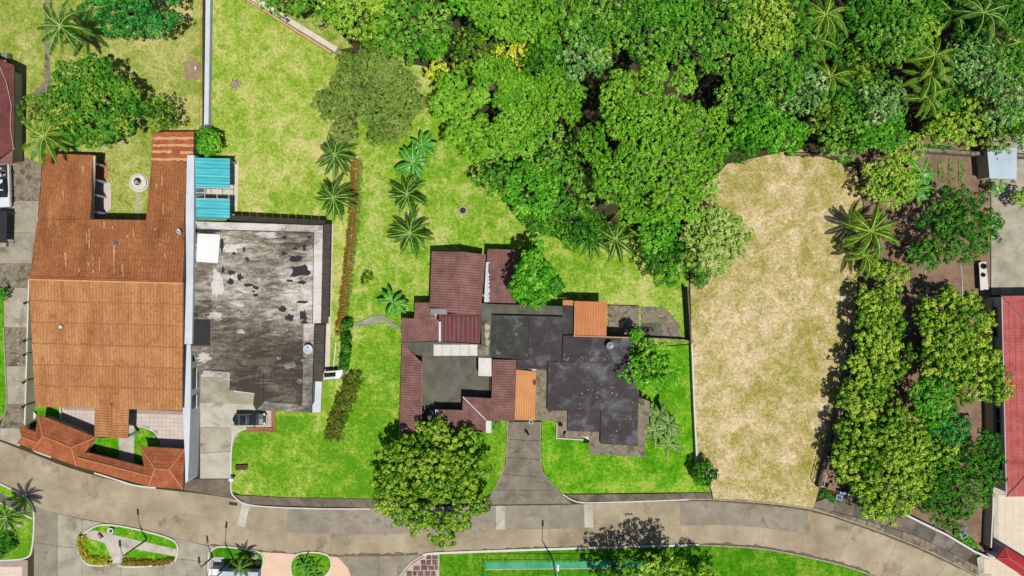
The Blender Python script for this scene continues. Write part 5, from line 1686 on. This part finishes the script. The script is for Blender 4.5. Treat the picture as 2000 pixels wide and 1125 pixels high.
# ------------------------------------------------------------------ person on the driveway
def person(px, py, face):
    b2 = W(px, py)
    t = thing('person', 'person in pale blue shirt and dark trousers standing on the driveway', 'person', (b2.x, b2.y, .06))

    def skin(name, V, E, Rd, m, sub=2, root=0):
        me = bpy.data.meshes.new(name)
        me.from_pydata(V, E, [])
        o = bpy.data.objects.new(name, me)
        COL.objects.link(o)
        o.parent = t
        o.rotation_euler.z = face
        md = o.modifiers.new('skin', 'SKIN')
        md.use_smooth_shade = True
        for i, q in enumerate(me.skin_vertices[0].data):
            q.radius = (Rd[i], Rd[i]) if isinstance(Rd[i], (int, float)) else Rd[i]
            q.use_root = (i == root)
        s2 = o.modifiers.new('sub', 'SUBSURF')
        s2.levels = s2.render_levels = sub
        me.materials.append(MATS[m])
        return o
    # body of skin: pelvis 0, chest, neck, head, arms with hands, legs with feet
    V = [(0, 0, .92), (0, 0, 1.12), (0, .01, 1.36), (0, .0, 1.48), (0, .03, 1.58), (0, .03, 1.68),
         (.19, 0, 1.38), (.25, .06, 1.12), (.22, .26, .98), (.20, .35, .96),
         (-.19, 0, 1.38), (-.27, .02, 1.11), (-.27, .12, .88), (-.27, .16, .80),
         (.10, 0, .86), (.11, .02, .48), (.11, -.02, .09), (.12, .14, .04),
         (-.10, 0, .86), (-.12, .06, .48), (-.12, .02, .09), (-.13, .18, .04)]
    E = [(0, 1), (1, 2), (2, 3), (3, 4), (4, 5), (2, 6), (6, 7), (7, 8), (8, 9), (2, 10), (10, 11), (11, 12), (12, 13), (0, 14), (14, 15), (15, 16), (16, 17), (0, 18), (18, 19), (19, 20), (20, 21)]
    Rd = [(.15, .11), (.15, .11), (.16, .11), .055, .095, .085, .065, .048, .035, .04, .065, .048, .035, .04, .09, .06, .045, .04, .09, .06, .045, .04]
    skin('body', V, E, Rd, 'skin')
    # fingers
    for hx, hy, hz in ((.20, .38, .955), (-.27, .18, .77)):
        for k in range(5):
            fx = hx + (k - 2) * .018
            d = (0, .05, -.03) if hx > 0 else (0, .015, -.05)
            if k == 4:
                fx = hx + .045
            skin('finger', [(fx, hy - .03, hz + .01), (fx, hy + d[1], hz + d[2]), (fx, hy + d[1] * 1.6, hz + d[2] * 2)], [(0, 1), (1, 2)], [.011, .009, .007], 'skin', 1)
    skin('shirt', [(0, 0, .94), (0, 0, 1.14), (0, .01, 1.37), (0, 0, 1.44), (.20, 0, 1.385), (.245, .03, 1.2), (-.20, 0, 1.385), (-.26, .01, 1.2)],
         [(0, 1), (1, 2), (2, 3), (2, 4), (4, 5), (2, 6), (6, 7)], [(.19, .145), (.185, .14), (.195, .14), .085, .095, .08, .095, .08], 'shirt')
    skin('trousers', [(0, 0, .97), (.10, 0, .84), (.11, .02, .48), (.11, -.02, .12), (-.10, 0, .84), (-.12, .06, .48), (-.12, .02, .12)],
         [(0, 1), (1, 2), (2, 3), (0, 4), (4, 5), (5, 6)], [(.18, .135), .115, .085, .07, .115, .085, .07], 'trousers')
    skin('hair', [(0, .0, 1.60), (0, .0, 1.69), (0, .02, 1.73)], [(0, 1), (1, 2)], [.10, .105, .07], 'hair')
    me = MB().tube([(0, .115, 1.60), (0, .15, 1.585)], [.012, .018], 6)
    o = me.build('nose', 'skin')
    o.parent = t
    o.rotation_euler.z = face
    for sx in (-1, 1):
        o = MB().lathe([(.014, 0), (.01, .008), (0, .012)], 0, 0, 8).build('eye', 'hair')
        o.parent = t
        o.rotation_euler.z = face
        for v in o.data.vertices:
            v.co = Vector((v.co.x + sx * .035, .118 + v.co.z, 1.63 + v.co.y))


person(1031, 846, 2.6)

# ------------------------------------------------------------------ palms and broad-leaved plants
def frond_mesh(L, rise, droop, nl, ll, rng, m, name='frond', width=.12):
    q, tn = [], []

    def P(t):
        return np.array([L * (t - .10 * t ** 3), 0.03 * math.sin(3 * t), rise * t - droop * t * t])
    ts = np.linspace(0, 1, 13)
    for a, b2 in zip(ts, ts[1:]):
        pa, pb = P(a), P(b2)
        wa, wb = .016 * (1 - a * .75), .016 * (1 - b2 * .75)
        q.append([pa + [0, wa, .02], pa + [0, -wa, .02], pb + [0, -wb, .02], pb + [0, wb, .02]])
        tn.append(.95)
    for t in np.linspace(.10, .99, nl):
        p = P(t)
        tan = P(min(1, t + .02)) - P(t - .02)
        tan /= np.linalg.norm(tan)
        ln = ll * (math.sin(math.pi * (t * .82 + .12)) ** .7) * rng.uniform(.85, 1.1)
        for s in (-1, 1):
            d = np.array([0, s, 0]) * .80 + tan * .62 + np.array([0, 0, -.42 - .35 * rng.random()])
            d /= np.linalg.norm(d)
            e = p + d * ln + np.array([0, 0, -.12 * ln])
            w = tan * width * .5
            mid = p + d * ln * .4
            q.append([p - w * .4, mid - w, e, mid + w])
            tn.append(rng.uniform(.10, .70))
    v = np.array(q).reshape(-1, 3)
    o = leaf_mesh(name, v, np.repeat(np.array(tn), 4), m, None)
    me = o.data
    bpy.data.objects.remove(o)
    return me


def blade_mesh(L, wd, rise, droop, rng, m, name='leaf', fold=.25):
    """broad banana-like leaf: petiole, midrib and two drooping halves cut into strips"""
    q, tn = [], []

    def P(t):
        return np.array([L * t, 0.06 * L * math.sin(2.5 * t) * rng.uniform(.8, 1.2) * 0, rise * t - droop * t * t])
    ts = np.linspace(.12, 1, 12)
    wf = lambda t: wd * .5 * max(.03, math.sin(math.pi * min(1, max(0, (t - .12) / .9))) ** .55)
    for a, b2 in zip(ts, ts[1:]):
        for s in (-1, 1):
            pa, pb = P(a), P(b2)
            g = rng.uniform(0, .03)
            va = np.array([-.02, s * wf(a), -fold * wf(a) * 1.6 - g])
            vb = np.array([-.02, s * wf(b2), -fold * wf(b2) * 1.6 - g])
            q.append([pa, pb, pb + vb, pa + va] if s > 0 else [pb, pa, pa + va, pb + vb])
            tn.append(rng.uniform(.3, .6))
        q.append([P(a) + [0, .012, .012], P(a) + [0, -.012, .012], P(b2) + [0, -.009, .012], P(b2) + [0, .009, .012]])
        tn.append(.95)
    q.append([P(0) + [0, .04, 0], P(0) + [0, -.04, 0], P(.13) + [0, -.03, .01], P(.13) + [0, .03, .01]])
    tn.append(.7)
    o = leaf_mesh(name, np.array(q).reshape(-1, 3), np.repeat(np.array(tn), 4), m, None)
    me = o.data
    bpy.data.objects.remove(o)
    return me


prng = np.random.default_rng(5)
FR = {m: [frond_mesh(1.0, r_, d_, 38, .19, prng, m, width=.036) for r_, d_ in ((.42, .62), (.62, .95), (.25, .55), (.8, .95))] for m in ('frond', 'frond_yellow')}


def palm(px, py, h, rpx, n, label, m='frond', group=None, seed=0, base=None, name='palm_tree'):
    rg = random.Random(seed + int(px))
    top = W(px, py, h)
    b2 = W(*base) if base else Vector((top.x + rg.uniform(-.3, .3), top.y + rg.uniform(-.3, .3), 0))
    t = thing(name, label, 'palm', (b2.x, b2.y, 0), group)
    d = top - b2
    pts = [(0, 0, -.05), (d.x * .25, d.y * .25, h * .33), (d.x * .6, d.y * .6, h * .66), (d.x, d.y, h)]
    tk = MB().tube(pts, [.26, .17, .14, .12], 8).build('trunk', 'bark')
    tk.parent = t
    hd = MB().tube([(d.x, d.y, h - .35), (d.x, d.y, h + .15)], [.2, .1], 8).build('crown_shaft', 'bark')
    hd.parent = t
    L = rpx / S * (H - h) / H
    for i in range(n):
        ring = i % 3
        a = i * 2.39996 + rg.uniform(-.2, .2)
        k = [2, 0, 1][ring] if rg.random() < .85 else 3
        o = bpy.data.objects.new('frond', FR[m][k])
        COL.objects.link(o)
        o.parent = t
        o.location = (d.x, d.y, h + .02 * ring)
        s = L * rg.uniform(.85, 1.1)
        o.scale = (s, s, s)
        o.rotation_euler = (rg.uniform(-.25, .25), [.12, -.10, -.28][ring] + rg.uniform(-.1, .1), a)
    return t


palm(655, 303, 4.2, 46, 15, 'tall coconut palm beside the hedge under the olive crowned tree')
palm(652, 386, 4.0, 46, 15, 'coconut palm at the corner of the slate pent roof')
palm(797, 380, 3.4, 45, 14, 'coconut palm next to the broad leaved plant on the central lawn')
palm(802, 456, 3.4, 50, 14, 'coconut palm by the corner of the maroon gable roof')
palm(121, 52, 7.5, 62, 15, 'large coconut palm over the narrow path in the northwest lawn', seed=3)
palm(88, 268, 6.5, 60, 16, 'yellowish coconut palm touching the brown roof corner', 'frond_yellow')
palm(1700, 452, 4.2, 66, 17, 'big shaggy coconut palm at the dry lot edge', 'frond_yellow')
palm(1690, 500, 3.2, 48, 12, 'lower coconut palm just below the big shaggy palm', 'frond_yellow', seed=9)
palm(1153, 468, 5.5, 46, 11, 'coconut palm under the huge tree nearer the maroon house', seed=4)
palm(1202, 468, 5.8, 48, 12, 'coconut palm under the huge tree nearer the dark bush', seed=6)
palm(1612, 30, 10, 60, 13, 'bright palm rising out of the forest canopy', 'frond_yellow', 'palms in the forest')
palm(1592, 78, 9.5, 55, 12, 'bright palm rising out of the forest canopy', 'frond_yellow', 'palms in the forest', 2)
palm(1622, 150, 8, 50, 9, 'bright palm rising out of the forest canopy', 'frond_yellow', 'palms in the forest', 5)
palm(1825, 108, 9.5, 52, 11, 'bright palm rising out of the forest canopy', 'frond_yellow', 'palms in the forest', 7)
palm(1815, 145, 8.5, 58, 13, 'bright palm rising out of the forest canopy', 'frond_yellow', 'palms in the forest', 8)
palm(1810, 190, 8, 50, 11, 'bright palm rising out of the forest canopy', 'frond_yellow', 'palms in the forest', 1)
palm(1920, 26, 9.5, 62, 12, 'bright palm rising out of the forest canopy', 'frond', 'palms in the forest', 3)
palm(1968, 10, 8, 60, 12, 'bright palm rising out of the forest canopy', 'frond', 'palms in the forest', 11)
palm(1860, 25, 7, 60, 12, 'bright palm rising out of the forest canopy', 'frond', 'palms in the forest', 12)
palm(1957, 92, 8.5, 50, 10, 'bright palm rising out of the forest canopy', 'frond_yellow', 'palms in the forest', 13)
palm(1865, 135, 7, 45, 10, 'bright palm rising out of the forest canopy', 'frond', 'palms in the forest', 14)
palm(470, 1108, 3.2, 26, 14, 'short feathery palm on the gate island by the lodge roof', 'frond', seed=2)
palm(14, 1010, 4.5, 40, 14, 'palm on the corner lawn beside the planter ring', 'frond', seed=5, base=(18, 1026))

BL = {m: [blade_mesh(1.0, w, r_, d_, prng, m) for w, r_, d_ in ((.30, .55, .75), (.34, .35, .5), (.28, .9, .9))] for m in ('banana_leaf', 'banana_pale')}


def broadleaf(px, py, h, rpx, n, label, m='banana_leaf', seed=0, name='banana_plant', cat='plant', stems=1, group=None, wide=1.0):
    rg = random.Random(seed + int(px * 3))
    top = W(px, py, h)
    t = thing(name, label, cat, (top.x, top.y, 0), group)
    L = rpx / S * (H - h) / H
    per = max(1, n // stems)
    for s_ in range(stems):
        ox, oy = (0, 0) if stems == 1 else (rg.uniform(-.6, .6) * L, rg.uniform(-.6, .6) * L)
        hh = h * rg.uniform(.8, 1.05)
        tk = MB().tube([(ox, oy, -.05), (ox, oy, hh * .6), (ox, oy, hh)], [.13, .1, .06], 7).build('stem', 'bark')
        tk.parent = t
        for i in range(per):
            o = bpy.data.objects.new('leaf', BL[m][rg.randrange(3)])
            COL.objects.link(o)
            o.parent = t
            o.location = (ox, oy, hh - rg.uniform(0, .12))
            sc = (L if stems == 1 else L * .55) * rg.uniform(.8, 1.1)
            o.scale = (sc, sc * wide, sc)
            o.rotation_euler = (rg.uniform(-.35, .35), rg.uniform(-.25, .2), i * 2.4 + rg.uniform(-.3, .3))
    return t


broadleaf(806, 318, 3.2, 38, 15, 'dark green broad leaved rosette plant on the central lawn, lower of a pair', name='broadleaf_plant', wide=1.0)
broadleaf(822, 283, 3.4, 32, 12, 'dark green broad leaved rosette plant on the central lawn, upper of a pair', name='broadleaf_plant', seed=4)
broadleaf(766, 590, 2.2, 32, 9, 'small banana plant with upright leaves beside the stepped maroon roofs', seed=2)
broadleaf(1277, 838, 3.0, 54, 84, 'clump of pale banana leaves at the corner of the black roof', 'banana_pale', 5, stems=12)
broadleaf(1775, 400, 3.6, 58, 16, 'banana plant with long glossy leaves in the bare garden', 'banana_leaf', 3, stems=2)
broadleaf(1800, 340, 3.0, 40, 8, 'young banana plant by the vegetable beds', 'banana_leaf', 8)
broadleaf(606, 1118, 1.4, 34, 26, 'dense leafy lily clump on the pink forecourt island', 'banana_leaf', 2, stems=5, name='lily_clump', wide=.6)
broadleaf(968, 832, 1.6, 15, 10, 'small spiky shrub beside the white wall end at the driveway', 'banana_leaf', 6, name='spiky_shrub', wide=.6)

# ------------------------------------------------------------------ trees
FG = 'forest trees'
tree(715, 188, 110, 9, 'F', 'broad round tree with fine olive foliage overhanging the middle lawn')
tree(1282, 275, 150, 15, 'BB', 'huge spreading light green tree with cracked flat crown and pale branches', asp=1.12)
tree(844, 945, 124, 7.2, 'R', 'big dense tree with leafy rosettes overhanging the road and maroon roof', asp=.97, rzf=.5)
tree(1045, 550, 55, 9.5, 'GC', 'bright green tree standing against the black and maroon roofs', rzf=.7)
tree(1048, 478, 16, 4, 'G', 'slim leafy shrub beside the maroon annexe', 'shrub', name='shrub')
tree(262, 2, 105, 8.5, 'T', 'lumpy blue green tree at the north edge of the west lawn', asp=.72, rzf=.55)
tree(178, 200, 96, 8, 'O', 'large mango tree with yellowish shoots beside the brown roof', asp=.95)
tree(66, 205, 34, 5, 'OL', 'small dull green tree between mango and dark red roof')
tree(309, 223, 42, 5.5, 'OL', 'small olive tree east of the large mango')
tree(405, 278, 25, 3.6, 'SB', 'clipped round bright shrub at the end of the white wall', 'shrub', name='shrub', rzf=.9)
tree(1375, 926, 28, 3.0, 'SD', 'clipped round dark shrub at the foot of the white boundary wall', 'shrub', name='shrub', rzf=.9)
tree(1400, 468, 70, 8.5, 'P', 'pale green leafy tree at the edge of the dry lot')
tree(1306, 512, 54, 6.5, 'D', 'dark green bushy tree beside the pale green tree')
tree(1366, 540, 22, 3.2, 'S', 'small dark shrub below the pale green tree', 'shrub', name='shrub')
tree(1285, 448, 46, 8, 'G', 'bright green tree wedged between huge tree and dark bush')
tree(1266, 716, 54, 6.5, 'X', 'loose airy tree with bright leaves over the black roof edge')
tree(1300, 735, 34, 4.5, 'X', 'thin bright shrub on the front lawn under the airy tree')
tree(1243, 655, 14, 4.5, 'SB', 'little lime bush growing at the terrace wall', 'shrub', name='shrub')
# forest canopy, each tree by its look
forest = [
    # px, py, r, z, style
    (560, -22, 58, 9, 'M'), (640, -14, 62, 10, 'M'), (700, 14, 66, 10.5, 'L'), (800, 40, 78, 11, 'M'), (745, -30, 60, 11, 'L'), (735, 75, 40, 8, 'OL'), (845, 88, 30, 7, 'G'), (852, 136, 27, 7, 'Y'),
    (905, -20, 48, 10, 'G'), (965, 20, 62, 12, 'B'), (1035, 44, 64, 12.5, 'B'), (935, 100, 58, 9.5, 'OL'), (1003, 112, 46, 10, 'Y'), (1060, 112, 46, 11, 'D'), (1100, 20, 52, 12, 'M'), (1150, 45, 56, 12, 'M'), (1138, 104, 58, 11, 'V'), (1180, 98, 34, 10, 'L'),
    (888, 192, 56, 9.5, 'B'), (962, 165, 56, 11, 'B'), (1018, 178, 46, 10.5, 'B'), (1085, 190, 60, 11.5, 'B'), (930, 262, 60, 10, 'B'), (1008, 258, 56, 10.5, 'B'), (1076, 290, 50, 10, 'M'), (972, 345, 52, 8.5, 'M'), (1040, 372, 62, 9.5, 'G'), (1110, 372, 56, 9.5, 'M'), (1060, 425, 44, 7.5, 'D'), (1125, 432, 54, 8, 'D'),
    (1225, 12, 58, 12, 'M'), (1262, 66, 62, 12.5, 'M'), (1318, 20, 58, 12, 'G'), (1350, 85, 66, 12.5, 'M'), (1420, 25, 66, 13, 'M'), (1428, 110, 62, 12, 'M'), (1490, 50, 64, 13, 'L'), (1498, 150, 70, 12, 'M'), (1545, 20, 50, 12, 'M'), (1552, 95, 52, 11.5, 'M'), (1568, 180, 52, 10, 'V'), (1440, 185, 50, 10.5, 'M'),
    (1480, 250, 56, 9, 'G'), (1440, 285, 38, 8, 'D'), (1535, 262, 44, 7.5, 'G'), (1610, 220, 46, 8, 'OL'), (1655, 262, 54, 8, 'M'), (1700, 115, 50, 9, 'OL'), (1745, 50, 74, 11.5, 'M'), (1800, 60, 44, 10, 'L'), (1690, 30, 50, 10.5, 'D'), (1665, 180, 54, 8, 'D'), (1722, 195, 52, 8.5, 'V'), (1725, 255, 50, 7.5, 'G'), (1765, 288, 36, 6, 'L'),
    (1878, 235, 60, 7, 'L'), (1835, 250, 34, 5, 'L'), (1915, 130, 64, 10, 'V'), (1965, 190, 66, 9, 'V'), (1985, 110, 56, 10, 'M'), (1900, 80, 46, 8, 'D'), (1780, 10, 60, 9, 'D'), (1850, -10, 60, 8, 'D'), (1930, -20, 60, 8.5, 'D'), (2010, 30, 56, 9.5, 'D'), (1955, 258, 42, 6, 'OL'), (1640, 95, 46, 8, 'D'), (1840, 185, 44, 7, 'D'), (1885, 40, 40, 7, 'OL'), (2020, 240, 50, 8, 'M'),
]


def where(px, py):
    if px < 900:
        return 'behind the diagonal white wall'
    if px < 1130:
        return 'on the forest edge above the maroon annexe' if py > 285 else 'in the wood west of the huge tree' if py > 140 else 'deep in the wood northwest of the huge tree'
    if px < 1600:
        return 'at the head of the dry lot' if py > 200 else 'deep in the wood northeast of the huge tree' if px > 1390 else 'deep in the wood north of the huge tree'
    return 'above the yellow green bank tree' if px < 1780 and py > 160 else 'in the palm wood north of the dry lot corner' if px < 1780 else 'behind the vegetable beds and pale shed' if py > 160 else 'among the dark palms'


KIND = {'B': 'light green cauliflower crowned tree', 'M': 'medium green leafy tree', 'D': 'dark green tree', 'G': 'vivid green tree', 'Y': 'small yellow leaved tree',
        'L': 'lime green bushy tree', 'V': 'silvery green leafy tree', 'OL': 'dull olive small leaved tree'}
for px, py, r_, z, s_ in forest:
    lb = KIND[s_] + ' ' + where(px, py)
    tree(px, py, r_, z, s_, lb, group=lb)
# orchard on the right
tree(1742, 350, 62, 5.5, 'L', 'yellow green tree on the bank above the shaggy palm', asp=.85)
tree(1878, 440, 84, 7.5, 'D', 'dark glossy tree standing over the work table in the bare yard', asp=.95)
tree(1802, 498, 34, 4.5, 'D', 'small dark tree at the bare yard below the banana plant')
OG = 'orchard trees'
OLB = 'tree with pale leaf rosettes'
for px, py, r_, z, s_ in ((1728, 568, 58, 4.8, 'RL'), (1722, 640, 56, 4.8, 'RL'), (1712, 705, 60, 5.0, 'RL'), (1862, 640, 84, 6.5, 'RL'), (1905, 735, 74, 6.5, 'RL'), (1690, 785, 60, 4.8, 'RL'), (1680, 868, 64, 4.8, 'RL'), (1745, 925, 92, 6.5, 'RL'), (1815, 905, 70, 6.2, 'RL'), (1715, 985, 40, 4.2, 'RL'), (1770, 845, 60, 6.2, 'RL'), (1842, 715, 50, 6, 'RL')):
    lb = OLB + (' beside the rail fence' if px < 1735 and py < 900 else ' near the red roofed house' if px > 1830 else ' above the white retaining wall')
    tree(px, py, r_, z, s_, lb, group=lb)
tree(1660, 912, 40, 4.4, 'RL', 'low tree with pale leaf rosettes at the lower end of the rail fence')
tree(1840, 990, 46, 4.8, 'D', 'low dark tree spreading above the white retaining wall')
tree(1818, 785, 50, 7.5, 'G', 'feathery emerald tree in the middle of the pale rosette trees')
tree(1850, 835, 36, 6, 'T', 'bluish green tree under the feathery emerald tree')
tree(1882, 940, 78, 7, 'D', 'dark leafy tree between rosette trees and the pink patio', asp=.9)
tree(1922, 880, 42, 6, 'D', 'small dark tree against the cream wall of the red roofed house')
tree(1790, 690, 26, 3.5, 'OL', 'thin shrub in the dark gap between the rosette trees', 'shrub', name='shrub')
tree(2000, 385, 22, 3, 'L', 'lime shrub at the yard edge below the pale shed', 'shrub', name='shrub')
tree(1945, 365, 18, 2, 'V', 'wispy silver shrub in front of the pale shed', 'shrub', name='shrub')
# park trees south of the road
tree(1300, 1152, 66, 9.5, 'L', 'tall lime leaved park tree behind the white kerb, nearer the court')
tree(1215, 1150, 58, 8, 'M', 'lower park tree at the end of the green court')
tree(1385, 1148, 46, 6.5, 'L', 'small lime park tree on the open lawn')
tree(1300, 1105, 32, 4.5, 'L', 'lime shrub in the shade of the park trees', 'shrub', name='shrub')
# small shrubs
for py in (636, 663, 681, 699, 716):
    tree(677 - (py - 636) * .06, py, 10.5, 1.7, 'SD', 'small clipped dark shrub in the row beside the narrow lawn strip', 'shrub', 'row of clipped shrubs', name='shrub', limbs=False, rzf=.9)
tree(716, 545, 13, 1.3, 'OL', 'wispy low shrub on the lawn east of the flowering hedge', 'shrub', name='shrub', limbs=False)
for px, py, r_ in ((4, 1078, 13), (22, 1066, 9), (10, 1050, 10), (-4, 1060, 12)):
    tree(px, py, r_, 1.2, 'S', 'small dark shrub on the corner lawn', 'shrub', 'shrubs on the corner lawn', name='shrub', limbs=False)
tree(5, 575, 12, 1.5, 'S', 'small dark shrub at the top of the verge by the service drive', 'shrub', name='shrub', limbs=False)


# ------------------------------------------------------------------ hedges
def hedge(pts, wpx, h, m, label, rc=.28, per=10, ll=.24, lw=.14, dens=1.0, name='hedge', seed=1):
    rng = np.random.default_rng(seed)
    sp = smooth_px(pts, 6)
    P, N, T = [], [], []
    b2 = W(*sp[len(sp) // 2])
    root = thing(name, label, 'hedge', (b2.x, b2.y, 0))
    for (x0, y0), (x1, y1) in zip(sp, sp[1:]):
        a, b3 = W(x0, y0, h), W(x1, y1, h)
        L = (b3 - a).length
        wd = wpx / S
        d = (b3 - a).normalized()
        nrm = Vector((-d.y, d.x, 0))
        k = max(2, int(L * (wd + 1.2 * h) / (rc * 1.15) ** 2 * dens))
        for _ in range(k):
            s, u = rng.uniform(0, 1), rng.uniform(-1, 1)
            prof = (1 - abs(u) ** 3)
            z = h * (.25 + .75 * prof) * rng.uniform(.75, 1.05) - rc
            q = a + (b3 - a) * s + nrm * (u * wd / 2 * rng.uniform(.85, 1.1))
            P.append((q.x - b2.x, q.y - b2.y, max(.08, z)))
            v = nrm * u * .8 + Vector((0, 0, 1))
            v.normalize()
            N.append(tuple(v))
            T.append(rng.normal(0, .14))
    v, t = leaves_at(rng, np.array(P), np.array(N), np.array(T), rc, per, ll, lw, .4)
    v[:, 2] = np.maximum(v[:, 2], .03)
    LEAVES[0] += len(v) // 4
    leaf_mesh('foliage', v, t, m, root)
    st = MB()
    for i in range(0, len(sp), 3):
        q = W(*sp[i]) - b2
        st.tube([(q.x, q.y, 0), (q.x, q.y, h * .7)], [.05, .03], 5)
    o = st.build('stem', 'bark')
    o['kind'] = 'stuff'
    o.parent = root
    return root


hedge([(692, 312), (689, 400), (680, 500), (668, 600), (661, 655)], 18, .9, 'leaf_flower', 'narrow orange flowering hedge strip west of the thin wall')
hedge([(702, 310), (696, 420), (686, 500), (677, 580), (670, 628)], 11, .6, 'leaf_olive', 'low dull green hedge strip east of the thin wall', seed=3)
hedge([(684, 728), (684, 755), (672, 778), (664, 800)], 38, 1.3, 'leaf_bronze', 'thick wavy hedge by the white gate pillar', seed=4)
hedge([(664, 802), (652, 830), (649, 862)], 34, 1.2, 'leaf_bronze', 'bronze green hedge end on the front lawn', seed=5)
hedge([(156, 1048), (154, 1072), (165, 1090), (185, 1098), (212, 1099)], 15, .8, 'leaf_gold', 'curved golden hedge round the traffic island lawn', seed=6)
hedge([(234, 1100), (270, 1101), (310, 1101), (335, 1095)], 12, .7, 'leaf_flower', 'orange and green hedge along the traffic island edge', seed=7)
hedge([(1872, 1040), (1890, 1055), (1912, 1073)], 16, 1.1, 'leaf_bright', 'bright creeper hedge spilling over the white retaining wall', seed=8)
hedge([(1608, 962), (1622, 972), (1640, 978)], 18, .5, 'leaf_deep', 'dark green groundcover at the corner of the rail fence', seed=9)
hedge([(1790, 288), (1830, 286), (1862, 290)], 8, .9, 'leaf_teal', 'creeper along the top of the plank wall', seed=10)
for k in range(4):
    hedge([(1819 + k * 20, 312), (1820 + k * 20, 358)], 9, .35, 'leaf_mid', ['sparse seedling row nearest the bank in the vegetable bed', 'second seedling row in the vegetable bed', 'third seedling row in the vegetable bed', 'leafy seedling row beside the dark wall shade'][k], dens=.45, name='seedling_row', seed=20 + k)
